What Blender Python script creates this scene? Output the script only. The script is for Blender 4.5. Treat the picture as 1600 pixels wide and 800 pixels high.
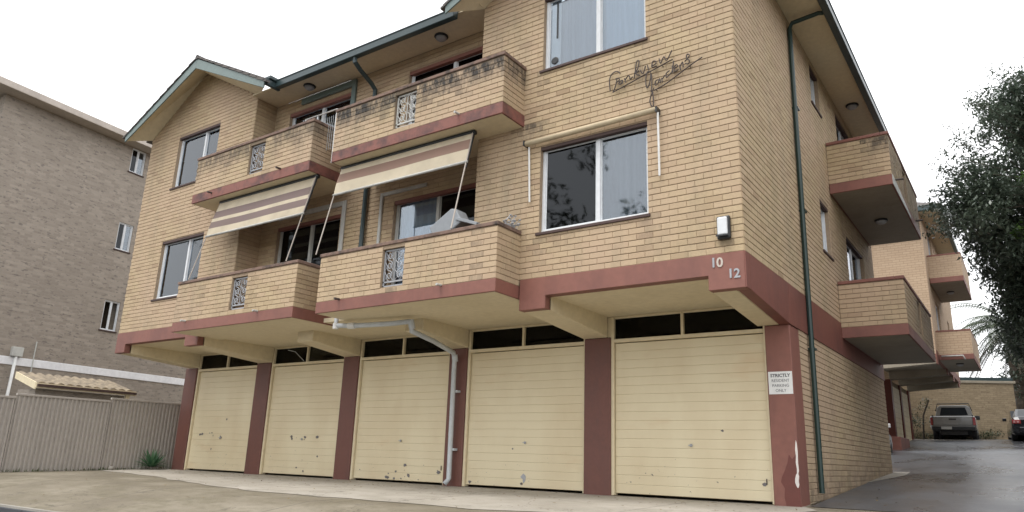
import bpy, bmesh, math, random
from math import sin, cos, pi, radians, sqrt
from mathutils import Vector, Matrix
random.seed(7)
SC = bpy.context.scene
for o in list(bpy.data.objects): bpy.data.objects.remove(o)

# ------------------------------------------------------------------ camera
YAW, PITCH, ROLL, FPX = -0.608, 0.2652, 0.0314, 1138.43
fwd = Vector((sin(YAW)*cos(PITCH), cos(YAW)*cos(PITCH), sin(PITCH)))
rgt = Vector((cos(YAW), -sin(YAW), 0)); upv = rgt.cross(fwd)
r2 = cos(ROLL)*rgt + sin(ROLL)*upv; u2 = -sin(ROLL)*rgt + cos(ROLL)*upv
CAM = Vector((2.658, -8.551, 0.4876))
cd = bpy.data.cameras.new("camera"); cam = bpy.data.objects.new("camera", cd); SC.collection.objects.link(cam)
M = Matrix((r2, u2, -fwd)).transposed().to_4x4(); M.translation = CAM; cam.matrix_world = M
cd.sensor_width = 36; cd.lens = FPX/1600*36; cd.shift_x = -16.9/1600; cd.shift_y = 8.4/1600
cd.clip_end = 3000; cd.clip_start = .05
SC.camera = cam

def project(P):
    d = P-CAM; z = d.dot(fwd)
    if z < .2: return None
    return 816.9+FPX*d.dot(r2)/z, 408.4-FPX*d.dot(u2)/z, z

# ------------------------------------------------------------------ sky and sun (bright overcast)
SUN_EL, SUN_AZ = radians(66), radians(200)          # azimuth from north (+Y) clockwise
w = bpy.data.worlds.new("World"); SC.world = w; w.use_nodes = True
nt = w.node_tree; nt.nodes.clear()
N = nt.nodes.new; L = nt.links.new
out = N('ShaderNodeOutputWorld'); bg = N('ShaderNodeBackground'); bg.inputs[1].default_value = .12
sky = N('ShaderNodeTexSky'); sky.sky_type = 'NISHITA'; sky.sun_disc = False
sky.sun_elevation = SUN_EL; sky.sun_rotation = SUN_AZ
mix = N('ShaderNodeMix'); mix.data_type = 'RGBA'; mix.inputs[0].default_value = .93
tc = N('ShaderNodeTexCoord'); no = N('ShaderNodeTexNoise'); no.inputs['Scale'].default_value = 1.6; no.inputs['Detail'].default_value = 5
cr = N('ShaderNodeValToRGB'); cr.color_ramp.elements[0].position = .3; cr.color_ramp.elements[0].color = (8.3, 8.4, 8.55, 1)
cr.color_ramp.elements[1].position = .7; cr.color_ramp.elements[1].color = (10.5, 10.5, 10.6, 1)
L(tc.outputs['Generated'], no.inputs['Vector']); L(no.outputs['Fac'], cr.inputs[0])
L(sky.outputs[0], mix.inputs[6]); L(cr.outputs[0], mix.inputs[7]); L(mix.outputs[2], bg.inputs[0]); L(bg.outputs[0], out.inputs[0])
sd = bpy.data.lights.new("sun", 'SUN'); sd.energy = 1.5; sd.angle = radians(30); sd.color = (1, .97, .92)
so = bpy.data.objects.new("sun", sd); SC.collection.objects.link(so)
sdir = Vector((sin(SUN_AZ)*cos(SUN_EL), cos(SUN_AZ)*cos(SUN_EL), sin(SUN_EL)))
so.rotation_euler = (-sdir).to_track_quat('-Z', 'Y').to_euler()
SC.view_settings.view_transform = 'Standard'; SC.view_settings.look = 'None'
SC.view_settings.exposure = 0.74; SC.view_settings.gamma = 1
SC.render.engine = 'CYCLES'

# ------------------------------------------------------------------ materials
def lin(*c): return tuple(((x/255)/12.92 if x/255 <= .04045 else ((x/255+.055)/1.055)**2.4) for x in c)+(1,)
class NT:
    def __init__(s, name):
        s.m = bpy.data.materials.new(name); s.m.use_nodes = True; s.t = s.m.node_tree
        s.b = s.t.nodes['Principled BSDF']; s.out = s.t.nodes['Material Output']
    def n(s, k, **kw):
        x = s.t.nodes.new(k)
        for a, v in kw.items():
            if hasattr(x, a): setattr(x, a, v)
            else: x.inputs[a].default_value = v
        return x
    def l(s, a, b): s.t.links.new(a, b)
    def noise(s, scale, vec=None, detail=4, rough=.55, stretch=None):
        x = s.n('ShaderNodeTexNoise'); x.inputs['Scale'].default_value = scale; x.inputs['Detail'].default_value = detail; x.inputs['Roughness'].default_value = rough
        if vec is None: vec = s.pos()
        if stretch:
            mp = s.n('ShaderNodeMapping'); mp.inputs['Scale'].default_value = stretch; s.l(vec, mp.inputs[0]); vec = mp.outputs[0]
        s.l(vec, x.inputs['Vector']); return x.outputs['Fac']
    def pos(s):
        if not hasattr(s, '_p'): s._p = s.n('ShaderNodeNewGeometry').outputs['Position']
        return s._p
    def ramp(s, fac, stops):
        x = s.n('ShaderNodeValToRGB'); e = x.color_ramp.elements
        while len(e) < len(stops): e.new(.5)
        for i, (p, c) in enumerate(stops):
            e[i].position = p; e[i].color = c if len(c) == 4 else (*c, 1)
        s.l(fac, x.inputs[0]); return x.outputs[0]
    def val(s, fac, a, b, lo=0, hi=1):
        x = s.n('ShaderNodeMapRange'); x.inputs[1].default_value = a; x.inputs[2].default_value = b; x.inputs[3].default_value = lo; x.inputs[4].default_value = hi
        s.l(fac, x.inputs[0]); return x.outputs[0]
    def mix(s, fac, a, b, mode='MIX'):
        x = s.n('ShaderNodeMix', data_type='RGBA', blend_type=mode)
        for k, v in ((0, fac), (6, a), (7, b)):
            if isinstance(v, (int, float)): x.inputs[k].default_value = v
            elif isinstance(v, tuple): x.inputs[k].default_value = v if len(v) == 4 else (*v, 1)
            else: s.l(v, x.inputs[k])
        return x.outputs[2]
    def math(s, op, a, b=0.):
        x = s.n('ShaderNodeMath', operation=op)
        for k, v in ((0, a), (1, b)):
            if isinstance(v, (int, float)): x.inputs[k].default_value = v
            else: s.l(v, x.inputs[k])
        return x.outputs[0]
    def col(s, c):
        if isinstance(c, tuple): s.b.inputs['Base Color'].default_value = c if len(c) == 4 else (*c, 1)
        else: s.l(c, s.b.inputs['Base Color'])
    def bump(s, h, strength=.3, dist=.01):
        x = s.n('ShaderNodeBump'); x.inputs['Strength'].default_value = strength; x.inputs['Distance'].default_value = dist
        s.l(h, x.inputs['Height']); s.l(x.outputs[0], s.b.inputs['Normal'])
    def rough(s, v):
        if isinstance(v, (int, float)): s.b.inputs['Roughness'].default_value = v
        else: s.l(v, s.b.inputs['Roughness'])

def paint(name, c, rough=.6, dirt=.25, dirtcol=None, streak=True, scale=1.3, bump=.1, metallic=0):
    m = NT(name); dirtcol = dirtcol or tuple(x*.45 for x in c[:3])
    a = m.noise(scale, stretch=(1, 1, .35) if streak else None, detail=6, rough=.65)
    f = m.math('MULTIPLY', m.val(a, .45, .75), dirt*2)
    b = m.noise(scale*9, detail=3)
    base = m.mix(m.val(b, .3, .7), tuple(x*.93 for x in c[:3]), tuple(min(1, x*1.05) for x in c[:3]))
    m.col(m.mix(f, base, dirtcol)); m.rough(rough); m.bump(m.noise(45), bump, .004); m.b.inputs['Metallic'].default_value = metallic
    return m.m

MAT = {}
def brickmat(name, ramp_cols, stain=(.035, .03, .026)):
    m = NT(name)
    at = m.n('ShaderNodeAttribute', attribute_name='rnd').outputs['Fac']
    st = m.n('ShaderNodeAttribute', attribute_name='st').outputs['Fac']
    c = m.ramp(at, ramp_cols)
    c = m.mix(m.val(m.noise(38, detail=3), .3, .7, 0, .35), c, (.30, .225, .14))
    # broad drift of tone between kiln batches and weathering
    c = m.mix(m.val(m.noise(.45, detail=4), .38, .62, 0, .75), c, (.475, .345, .24), 'MIX')
    c = m.mix(m.val(m.noise(1.1, detail=7, rough=.7, stretch=(1.4, 1.4, .35)), .5, .72, 0, .55), c, (.27, .225, .15), 'MIX')
    s1 = m.math('MULTIPLY', st, m.val(m.noise(4, detail=6, rough=.8, stretch=(1.6, 1.6, .6)), .34, .56, .0, 1.0))
    c = m.mix(s1, c, stain)
    m.col(c); m.rough(.82); m.bump(m.noise(70, detail=4), .35, .004)
    return m.m
CREAM = [(0, (.33, .23, .14)), (.06, (.42, .315, .19)), (.3, (.465, .355, .215)), (.6, (.495, .382, .234)), (.88, (.485, .362, .232)), (1, (.41, .295, .18))]
MAT['brick'] = brickmat('cream_brick', CREAM)
def mk_mortar():
    m = NT('mortar'); st = m.n('ShaderNodeAttribute', attribute_name='st').outputs['Fac']
    c = m.mix(m.val(m.noise(25), .3, .7), (.285, .208, .14), (.36, .275, .19))
    m.col(m.mix(m.math('MULTIPLY', st, .7), c, (.03, .027, .022))); m.rough(.95); m.bump(m.noise(90), .4, .004); return m.m
MAT['mortar'] = mk_mortar()
MAT['redside'] = paint('side_band_red_paint', (.19, .068, .050), .6, .3, (.09, .04, .035))
MAT['redpost'] = paint('brown_red_paint', (.14, .054, .040), .55, .35, (.085, .045, .04), scale=2)
MAT['red'] = paint('oxide_red_paint', (.225, .092, .069), .62, .35, (.12, .05, .045))
MAT['red_stained'] = paint('weathered_red_paint', (.225, .09, .07), .7, .55, (.05, .032, .035), streak=False, scale=3)
MAT['red_dark'] = paint('fresh_red_paint', (.13, .034, .024), .45, .1)
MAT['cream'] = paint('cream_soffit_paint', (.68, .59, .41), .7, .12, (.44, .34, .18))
MAT['beam'] = paint('cream_beam_paint', (.66, .57, .39), .6, .12, (.44, .34, .18))
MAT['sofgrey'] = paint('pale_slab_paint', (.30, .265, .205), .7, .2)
MAT['capst'] = paint('weathered_cap', (.20, .13, .10), .85, .6, (.045, .035, .03), streak=False, scale=6)
MAT['white'] = paint('white_paint', (.72, .72, .70), .45, .12)
MAT['alu'] = paint('white_powdercoat', (.66, .68, .70), .4, .1)
MAT['palegrey'] = paint('pale_beige_trim', (.50, .44, .385), .6, .2)
MAT['oldwhite'] = paint('aged_white_frame', (.50, .50, .47), .5, .35)
MAT['gutter'] = paint('dark_green_gutter', (.035, .058, .062), .35, .2, streak=False)
MAT['barge'] = paint('grey_green_barge', (.15, .20, .19), .5, .25, streak=False)
MAT['pipegreen'] = paint('dark_green_pipe', (.012, .035, .030), .4, .3, (.03, .05, .05))
MAT['pipegrey'] = paint('grey_pvc', (.50, .53, .55), .45, .2)
MAT['sillb'] = paint('brown_sill', (.07, .04, .035), .7, .3)
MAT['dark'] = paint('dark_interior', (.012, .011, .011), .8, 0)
MAT['gap'] = paint('shadow_gap', (.25, .19, .12), .9, 0)
MAT['rubber'] = paint('rubber', (.015, .015, .016), .8, .1)
MAT['blackmetal'] = paint('black_metal', (.018, .02, .022), .45, .1)
MAT['mesh'] = paint('insect_screen', (.035, .037, .042), .45, .15)
MAT['rust'] = paint('wrought_iron', (.065, .048, .042), .6, .3)
MAT['numgrey'] = paint('worn_metal_number', (.35, .36, .38), .4, .2)
MAT['flake'] = paint('bare_grey_undercoat', (.17, .165, .165), .8, .5, (.12, .07, .04), streak=False, scale=20)
MAT['chip'] = paint('bare_plaster', (.72, .68, .64), .8, .15)

def mk_glass(name, tint, refl):
    m = NT(name); m.t.nodes.remove(m.b)
    tr = m.n('ShaderNodeBsdfTransparent'); tr.inputs[0].default_value = (*tint, 1)
    gl = m.n('ShaderNodeBsdfGlossy'); gl.inputs['Roughness'].default_value = .03; gl.inputs[0].default_value = (.92, .96, 1, 1)
    lw = m.n('ShaderNodeLayerWeight'); lw.inputs[0].default_value = .22
    f = m.val(lw.outputs['Fresnel'], 0, 1, refl, 1)
    bp = m.n('ShaderNodeBump'); bp.inputs['Strength'].default_value = .09; bp.inputs['Distance'].default_value = .02
    m.l(m.noise(1.6, detail=1), bp.inputs['Height']); m.l(bp.outputs[0], gl.inputs['Normal'])
    mx = m.n('ShaderNodeMixShader'); m.l(f, mx.inputs[0]); m.l(tr.outputs[0], mx.inputs[1]); m.l(gl.outputs[0], mx.inputs[2]); m.l(mx.outputs[0], m.out.inputs[0])
    return m.m
MAT['glass'] = mk_glass('window_glass', (.75, .8, .84), .10)
MAT['glassdark'] = mk_glass('tinted_glass', (.12, .13, .15), .02)
MAT['transom'] = mk_glass('transom_glass', (.3, .3, .3), .0)
def mk_fabric(name, a, b, sc=14):
    m = NT(name); x = m.noise(sc, stretch=(1, 1, .02), detail=3)
    m.col(m.mix(m.val(x, .35, .65), a, b)); m.rough(.9); m.bump(x, .4, .02); return m.m
MAT['curtain_grey'] = mk_fabric('grey_curtain', (.16, .17, .19), (.30, .31, .34))
MAT['curtain_blue'] = mk_fabric('pale_blue_curtain', (.40, .47, .54), (.52, .60, .68))
MAT['curtain_dim'] = mk_fabric('dim_grey_curtain', (.05, .055, .06), (.11, .12, .13))

def mk_door():
    m = NT('cream_door_paint')
    n1 = m.noise(1.1, detail=5, stretch=(1, 1, .5))
    c = m.mix(m.val(n1, .4, .7), (.67, .585, .40), (.60, .50, .325))
    c = m.mix(m.val(m.noise(2.2, stretch=(.4, 1, 1), detail=5), .6, .8, 0, .45), c, (.52, .33, .17))
    # flaking low on the door
    zz = m.n('ShaderNodeSeparateXYZ'); m.l(m.pos(), zz.inputs[0])
    low = m.val(zz.outputs[2], .15, .75, 1, 0)
    reg = m.val(m.noise(1.9, detail=1), .50, .62)
    ch = m.math('MULTIPLY', m.val(m.noise(17, detail=5, rough=.65), .655, .67), m.math('MULTIPLY', low, reg))
    ch = m.val(ch, .12, .2)
    c = m.mix(ch, c, (.10, .10, .11))
    m.col(c); m.rough(.5); m.bump(m.noise(5, detail=2), .12, .02); return m.m
MAT['door'] = mk_door()

def mk_texbrick(name, c1, c2, mortar, pink=None, rowh=.086, bw=.24, dark=None, msize=.007):
    m = NT(name); uv = m.n('ShaderNodeUVMap').outputs[0]
    br = m.n('ShaderNodeTexBrick'); m.l(uv, br.inputs[0])
    br.inputs['Scale'].default_value = 1; br.inputs['Brick Width'].default_value = bw; br.inputs['Row Height'].default_value = rowh
    br.inputs['Mortar Size'].default_value = msize; br.inputs['Mortar Smooth'].default_value = .2; br.inputs['Bias'].default_value = -.1
    br.inputs['Color1'].default_value = (*c1, 1); br.inputs['Color2'].default_value = (*c2, 1); br.inputs['Mortar'].default_value = (*mortar, 1)
    c = br.outputs[0]
    # rarer burnt bricks: a cell noise snapped to the brick grid by stretching
    if dark:
        n = m.noise(1.0, uv, detail=2, rough=.8, stretch=(4.2, 11.6, 1))
        c = m.mix(m.val(n, .56, .66, 0, .8), c, dark)
    c = m.mix(m.val(m.noise(.7, detail=4), .4, .7, 0, .4), c, tuple((a+b)/2*.8 for a, b in zip(c1, c2)))
    m.col(c); m.rough(.9)
    inv = m.math('SUBTRACT', 1.0, br.outputs['Fac']); m.bump(inv, .6, .006); return m.m
MAT['nbrick'] = mk_texbrick('grey_brown_brick', (.275, .235, .195), (.365, .315, .262), (.31, .275, .24), dark=(.15, .13, .115))
MAT['farbrick'] = mk_texbrick('far_cream_brick', (.47, .345, .235), (.52, .39, .27), (.33, .23, .15))
MAT['wallbrick'] = mk_texbrick('old_yard_brick', (.25, .195, .125), (.32, .255, .165), (.19, .15, .10), rowh=.1, bw=.3, dark=(.17, .12, .08))
def mk_tile(name, a, b):
    m = NT(name); m.col(m.mix(m.val(m.noise(6, detail=4), .35, .65), a, b)); m.rough(.8); m.bump(m.noise(40), .3, .01); return m.m
MAT['tile'] = mk_tile('grey_roof_tile', (.07, .065, .062), (.13, .115, .105))
MAT['tilebrown'] = mk_tile('brown_roof_tile', (.29, .235, .165), (.16, .13, .095))
MAT['bandwhite'] = paint('bright_white_band', (.82, .82, .84), .6, .1)
MAT['fence'] = paint('taupe_steel', (.38, .345, .31), .5, .12)

def ground_mat(name, stops, wet=0., moss=None, scale=.8):
    m = NT(name)
    n1 = m.noise(scale, detail=8, rough=.6); n2 = m.noise(60, detail=3); n3 = m.noise(3.2, detail=6, rough=.7)
    c = m.ramp(n1, stops)
    c = m.mix(m.val(n2, .3, .7, 0, .35), c, tuple(x*.72 for x in stops[0][1][:3]))
    if moss:
        c = m.mix(m.val(n3, .48, .68, 0, .75), c, moss)
    m.col(c)
    m.rough(m.val(n1, .3, .7, .85-wet, .95-wet*.6)); m.bump(n2, .35, .01); return m.m
MAT['drive_plain'] = ground_mat('mossy_concrete', [(.3, (.12, .10, .065)), (.5, (.18, .15, .10)), (.7, (.25, .215, .165))], .1, (.10, .09, .045), scale=.55)
MAT['apron'] = None
def mk_drive(name, stops, moss, mossamt, joint):
    m = NT(name); sp = m.n('ShaderNodeSeparateXYZ'); m.l(m.pos(), sp.inputs[0])
    n1 = m.noise(.6, detail=9, rough=.62, stretch=(1, 1.5, 1)); n2 = m.noise(55, detail=4, rough=.7); n3 = m.noise(2.6, detail=8, rough=.72, stretch=(.7, 1.3, 1)); n4 = m.noise(9, detail=6, rough=.7)
    c = m.ramp(n1, stops)
    c = m.mix(m.val(n3, .46, .66, 0, mossamt), c, moss)
    c = m.mix(m.val(n4, .55, .75, 0, .45), c, tuple(x*.45 for x in stops[1][1]))
    c = m.mix(m.val(n2, .4, .7, 0, .35), c, tuple(min(1, x*1.5) for x in stops[1][1]))
    jx = m.math('ABSOLUTE', m.math('SUBTRACT', m.math('FRACT', m.math('MULTIPLY', m.math('ADD', sp.outputs[0], m.val(m.noise(5), 0, 1, -.012, .012)), 1/joint)), .5))
    c = m.mix(m.val(jx, .0, .006, .75, 0), c, (.05, .045, .035))
    v = m.n('ShaderNodeTexVoronoi', feature='DISTANCE_TO_EDGE'); v.inputs['Scale'].default_value = .45
    mp = m.n('ShaderNodeMixRGB') if False else None
    wv = m.n('ShaderNodeVectorMath', operation='ADD'); nn = m.n('ShaderNodeTexNoise'); nn.inputs['Scale'].default_value = 2.5; nn.inputs['Detail'].default_value = 6; m.l(m.pos(), nn.inputs['Vector'])
    m.l(m.pos(), wv.inputs[0]); m.l(nn.outputs['Color'], wv.inputs[1]); m.l(wv.outputs[0], v.inputs['Vector'])
    c = m.mix(m.val(v.outputs['Distance'], .0, .007, .6, 0), c, (.045, .04, .03))
    m.col(c); m.rough(m.val(n1, .35, .65, .6, .95)); m.bump(n2, .4, .01); return m.m
MAT['drive'] = mk_drive('mossy_concrete', [(.3, (.115, .096, .068)), (.5, (.175, .150, .108)), (.7, (.26, .23, .18))], (.11, .095, .055), .75, 3.4)
MAT['apron'] = mk_drive('clean_concrete', [(.3, (.26, .235, .20)), (.5, (.34, .31, .265)), (.7, (.41, .375, .325))], (.21, .19, .14), .5, 2.9)
MAT['asphalt_plain'] = ground_mat('damp_asphalt', [(.32, (.055, .057, .064)), (.5, (.095, .10, .112)), (.68, (.155, .163, .18))], .5, scale=.35)
def mk_asphalt():
    m = NT('wet_asphalt')
    n1 = m.noise(.45, detail=8, rough=.62, stretch=(1, .55, 1)); n2 = m.noise(70, detail=3); n3 = m.noise(2.4, detail=7, rough=.7)
    c = m.ramp(n1, [(.32, (.042, .041, .044)), (.5, (.078, .081, .09)), (.68, (.125, .132, .148))])
    c = m.mix(m.val(n3, .5, .7, 0, .55), c, (.05, .045, .04)); c = m.mix(m.val(n2, .35, .7, 0, .4), c, (.12, .125, .135))
    sp = m.n('ShaderNodeSeparateXYZ'); m.l(m.pos(), sp.inputs[0])
    # transverse construction joints every few metres
    jn = m.math('ABSOLUTE', m.math('SUBTRACT', m.math('FRACT', m.math('MULTIPLY', m.math('ADD', sp.outputs[1], m.val(m.noise(.8), 0, 1, -.15, .15)), .42)), .5))
    c = m.mix(m.val(jn, .0, .012, .8, 0), c, (.02, .02, .02))
    m.col(c); m.rough(m.val(n1, .38, .62, .2, .48)); m.bump(n2, .2, .006); return m.m
MAT['asphalt'] = mk_asphalt()
MAT['road'] = ground_mat('road_asphalt', [(.3, (.04, .042, .048)), (.7, (.07, .072, .08))], .2)
MAT['kerbc'] = ground_mat('kerb_concrete', [(.3, (.25, .23, .2)), (.7, (.36, .34, .3))], 0)
MAT['earth'] = ground_mat('earth', [(.3, (.07, .055, .035)), (.7, (.11, .10, .05))], 0)

# ------------------------------------------------------------------ mesh builder
BASE = {}
class MB:
    def __init__(s): s.v = []; s.f = []; s.rnd = None; s.uvf = []
    def poly(s, pts, attr=None):
        i = len(s.v); s.v += [tuple(p) for p in pts]; s.f.append(tuple(range(i, i+len(pts)))); return s
    def box(s, x0, x1, y0, y1, z0, z1):
        x0, x1 = min(x0, x1), max(x0, x1); y0, y1 = min(y0, y1), max(y0, y1); z0, z1 = min(z0, z1), max(z0, z1)
        i = len(s.v)
        s.v += [(x0, y0, z0), (x1, y0, z0), (x1, y1, z0), (x0, y1, z0), (x0, y0, z1), (x1, y0, z1), (x1, y1, z1), (x0, y1, z1)]
        s.f += [tuple(i+k for k in q) for q in ((0, 3, 2, 1), (4, 5, 6, 7), (0, 1, 5, 4), (1, 2, 6, 5), (2, 3, 7, 6), (3, 0, 4, 7))]
        return s
    def hexa(s, p):
        i = len(s.v); s.v += [tuple(q) for q in p]
        s.f += [tuple(i+k for k in q) for q in ((0, 3, 2, 1), (4, 5, 6, 7), (0, 1, 5, 4), (1, 2, 6, 5), (2, 3, 7, 6), (3, 0, 4, 7))]; return s
    def prism(s, poly, axis, a, b):
        """poly: 2-D points in the two other axes (in xyz order), extruded from a to b"""
        def P(q, t): return {'x': (t, q[0], q[1]), 'y': (q[0], t, q[1]), 'z': (q[0], q[1], t)}[axis]
        n = len(poly); i = len(s.v); s.v += [P(q, a) for q in poly]+[P(q, b) for q in poly]
        s.f.append(tuple(i+k for k in range(n))); s.f.append(tuple(i+n+k for k in reversed(range(n))))
        for k in range(n): s.f.append((i+k, i+n+k, i+n+(k+1) % n, i+(k+1) % n))
        return s
    def tube(s, pts, r, n=8, closed=False, radii=None):
        pts = [Vector(p) for p in pts]; rings = []
        m = len(pts)
        prev = None
        for k, p in enumerate(pts):
            a = pts[max(k-1, 0)] if not closed else pts[k-1]; b = pts[min(k+1, m-1)] if not closed else pts[(k+1) % m]
            t = (b-a).normalized() if (b-a).length > 1e-9 else Vector((0, 0, 1))
            if prev is None:
                q = Vector((0, 0, 1)) if abs(t.z) < .9 else Vector((1, 0, 0)); e1 = t.cross(q).normalized()
            else: e1 = (prev-t*prev.dot(t)).normalized()
            prev = e1; e2 = t.cross(e1); rr = radii[k] if radii else r
            i = len(s.v); rings.append(i)
            s.v += [tuple(p+(e1*cos(2*pi*j/n)+e2*sin(2*pi*j/n))*rr) for j in range(n)]
        K = m if closed else m-1
        for k in range(K):
            a, b = rings[k], rings[(k+1) % m]
            for j in range(n): s.f.append((a+j, a+(j+1) % n, b+(j+1) % n, b+j))
        if not closed:
            s.f.append(tuple(rings[0]+j for j in reversed(range(n)))); s.f.append(tuple(rings[-1]+j for j in range(n)))
        return s
    def lathe(s, c, prof, n=16, axis='z', sign=1):
        """prof: (radius, offset) pairs along the axis"""
        i0 = len(s.v)
        for r, h in prof:
            for j in range(n):
                a = 2*pi*j/n; u, v = r*cos(a), r*sin(a); h2 = h*sign
                s.v.append({'z': (c[0]+u, c[1]+v, c[2]+h2), 'y': (c[0]+u, c[1]+h2, c[2]+v), 'x': (c[0]+h2, c[1]+u, c[2]+v)}[axis])
        for k in range(len(prof)-1):
            for j in range(n):
                a = i0+k*n; s.f.append((a+j, a+(j+1) % n, a+n+(j+1) % n, a+n+j))
        s.f.append(tuple(i0+j for j in range(n))); s.f.append(tuple(i0+(len(prof)-1)*n+j for j in reversed(range(n))))
        return s
    def build(s, name, mat, parent=None, bevel=0, smooth=False, stuff=False, uv=False, attrs=None, fix=True):
        bx = BASE.get(parent.name, (0, 0, 0)) if parent else (0, 0, 0)
        me = bpy.data.meshes.new(name)
        me.from_pydata([(a-bx[0], b-bx[1], c-bx[2]) for a, b, c in s.v], [], s.f)
        if fix:
            bm = bmesh.new(); bm.from_mesh(me); bmesh.ops.recalc_face_normals(bm, faces=bm.faces); bm.to_mesh(me); bm.free()
        for mm in (mat if isinstance(mat, list) else [mat]): me.materials.append(MAT[mm] if isinstance(mm, str) else mm)
        if uv:
            ul = me.uv_layers.new(name='UVMap')
            for p in me.polygons:
                nn = p.normal
                for li in p.loop_indices:
                    c = me.vertices[me.loops[li].vertex_index].co
                    c = (c[0]+bx[0], c[1]+bx[1], c[2]+bx[2])
                    if abs(nn.z) > .8: q = (c[0], c[1])
                    elif abs(nn.x) > abs(nn.y): q = (c[1], c[2])
                    else: q = (c[0], c[2])
                    ul.data[li].uv = q
        if attrs:
            for k, vals in attrs.items():
                at = me.attributes.new(k, 'FLOAT', 'POINT'); at.data.foreach_set('value', vals)
        if smooth:
            for p in me.polygons: p.use_smooth = True
        o = bpy.data.objects.new(name, me); SC.collection.objects.link(o)
        if parent: o.parent = parent; BASE[o.name] = bx
        if bevel:
            md = o.modifiers.new('bevel', 'BEVEL'); md.width = bevel; md.segments = 1 if bevel < .02 else 2; md.limit_method = 'ANGLE'; md.angle_limit = radians(40)
        if stuff: o['kind'] = 'stuff'
        return o
def tag(o, label=None, cat=None, group=None, kind=None):
    if label: o['label'] = label
    if cat: o['category'] = cat
    if group: o['group'] = group
    if kind: o['kind'] = kind
    return o
def thing(name, loc, label, cat, group=None, rz=0):
    e = bpy.data.objects.new(name, None); SC.collection.objects.link(e); e.location = loc; e.empty_display_size = .2
    e.rotation_euler.z = rz
    BASE[e.name] = (0, 0, 0) if rz else tuple(loc)
    return tag(e, label, cat, group)
def lthing(name, loc, label, cat, group=None, rz=0):       # parts given in local coordinates
    e = thing(name, loc, label, cat, group, 0); e.rotation_euler.z = rz; BASE[e.name] = (0, 0, 0); return e
def copy_tree(o, parent=None):
    c = o.copy(); SC.collection.objects.link(c)
    if parent: c.parent = parent
    for ch in list(o.children): copy_tree(ch, c)
    return c

# ------------------------------------------------------------------ ground
def interp(x, xs, ys):
    if x <= xs[0]: return ys[0]
    for i in range(1, len(xs)):
        if x <= xs[i]:
            t = (x-xs[i-1])/(xs[i]-xs[i-1]); return ys[i-1]+t*(ys[i]-ys[i-1])
    return ys[-1]
GX = [-30, -8.6, -4.1, -2, 1.9, 9.4, 19, 24, 28, 30, 36, 80]
GY = [-1.08, -1.06, -.40, -.10, 0, .44, 1.08, 1.42, 1.82, 1.95, 2.13, 2.3]
def g(x, y):
    z = interp(y, GX, GY)
    if x < 0 and 1.9 < y: z *= max(0, min(1, (x+3)/3)) if y < 12 else 1
    if x < -14: z = min(z, 0.02) if y > 1.9 else z
    return z
def sheet(name, mat, pts, dz, step=.5, kind='structure'):
    """clip a fine grid to a polygon outline so the sheet follows the ground"""
    bm = bmesh.new(); vs = [bm.verts.new((x, y, 0)) for x, y in pts]; bm.faces.new(vs)
    xs = [p[0] for p in pts]; ys = [p[1] for p in pts]
    def cut(co, no): bmesh.ops.bisect_plane(bm, geom=bm.verts[:]+bm.edges[:]+bm.faces[:], plane_co=co, plane_no=no)
    x = math.ceil(min(xs)/step)*step
    cuts = []
    while x < max(xs): cuts.append(x); x += max(step, abs(x)*.06 if abs(x) > 20 else step)
    for x in cuts: cut((x, 0, 0), (1, 0, 0))
    y = math.ceil(min(ys)/step)*step; cuts = list(GX)
    while y < max(ys): cuts.append(y); y += max(step, abs(y)*.06 if abs(y) > 40 else step)
    for y in cuts:
        if min(ys) < y < max(ys): cut((0, y, 0), (0, 1, 0))
    for v in bm.verts: v.co.z = g(v.co.x, v.co.y)+dz
    bmesh.ops.recalc_face_normals(bm, faces=bm.faces)
    me = bpy.data.meshes.new(name); bm.to_mesh(me); bm.free(); me.materials.append(MAT[mat])
    if me.polygons and me.polygons[0].normal.z < 0: me.flip_normals()
    o = bpy.data.objects.new(name, me); SC.collection.objects.link(o); o['kind'] = kind; return o
# base ground sheet out to the horizon
sheet('ground', 'earth', [(-400, -300), (400, -300), (400, 500), (-400, 500)], -.16, 2.0)
def wob(a, b, n, amp, seed):
    rr = random.Random(seed); res = []
    for k in range(n+1):
        t = k/n; res.append((a[0]+(b[0]-a[0])*t+rr.uniform(-amp, amp)*.3, a[1]+(b[1]-a[1])*t+rr.uniform(-amp, amp)))
    return res
sheet('driveway', 'drive', [(-15.35, -3.70), (9, -3.70), (9, 1.9), (.02, 2.2), (.02, 3), (-15.35, 3)], -.012, .5)
edge = wob((-15.3, .35), (-12, -.15), 5, .06, 1)+wob((-11.2, -.45), (-7.3, -1.40), 8, .07, 2)+wob((-6.6, -1.38), (-3.6, -1.36), 6, .06, 3)+wob((-2.9, -1.5), (-1.2, -.9), 4, .08, 5)+wob((-.7, -.2), (.15, .9), 5, .06, 4)
sheet('concrete_apron', 'apron', edge+[(.3, 1.45), (.02, 1.95), (-15.3, 2.1)], -.006, .5)
sheet('asphalt_driveway', 'asphalt', [(.08, 1.98), (9, 1.9), (9, 33.8), (-2.6, 33.8), (-3, 19.5), (-3, 9.6), (-.0, 9.6), (.0, 8.0)], -.004, 1.0)
sheet('concrete_strip', 'apron', [(.005, 6.4), (.16, 7.4), (.34, 8.8), (.30, 9.9), (.005, 9.9)], .002, 1.0)
sheet('rear_parking_slab', 'apron', [(-3, 27.6), (1.6, 28.2), (1.6, 28.7), (-3, 28.5)], .004, 1.0)
b = MB()
for k in range(28):
    x0 = -22+k*1.2; b.box(x0+.004, x0+1.196, -3.78, -3.70, g(0, -4.1)-.25, g(0, -3.70)-.035)
kerb = b.build('kerb', 'road', bevel=.01); kerb['kind'] = 'structure'
MB().box(-22, 11.5, -3.77, -3.702, g(0, -3.70)-.0345, g(0, -3.70)-.006).build('kerb_nosing', 'kerbc', kerb)
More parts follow.
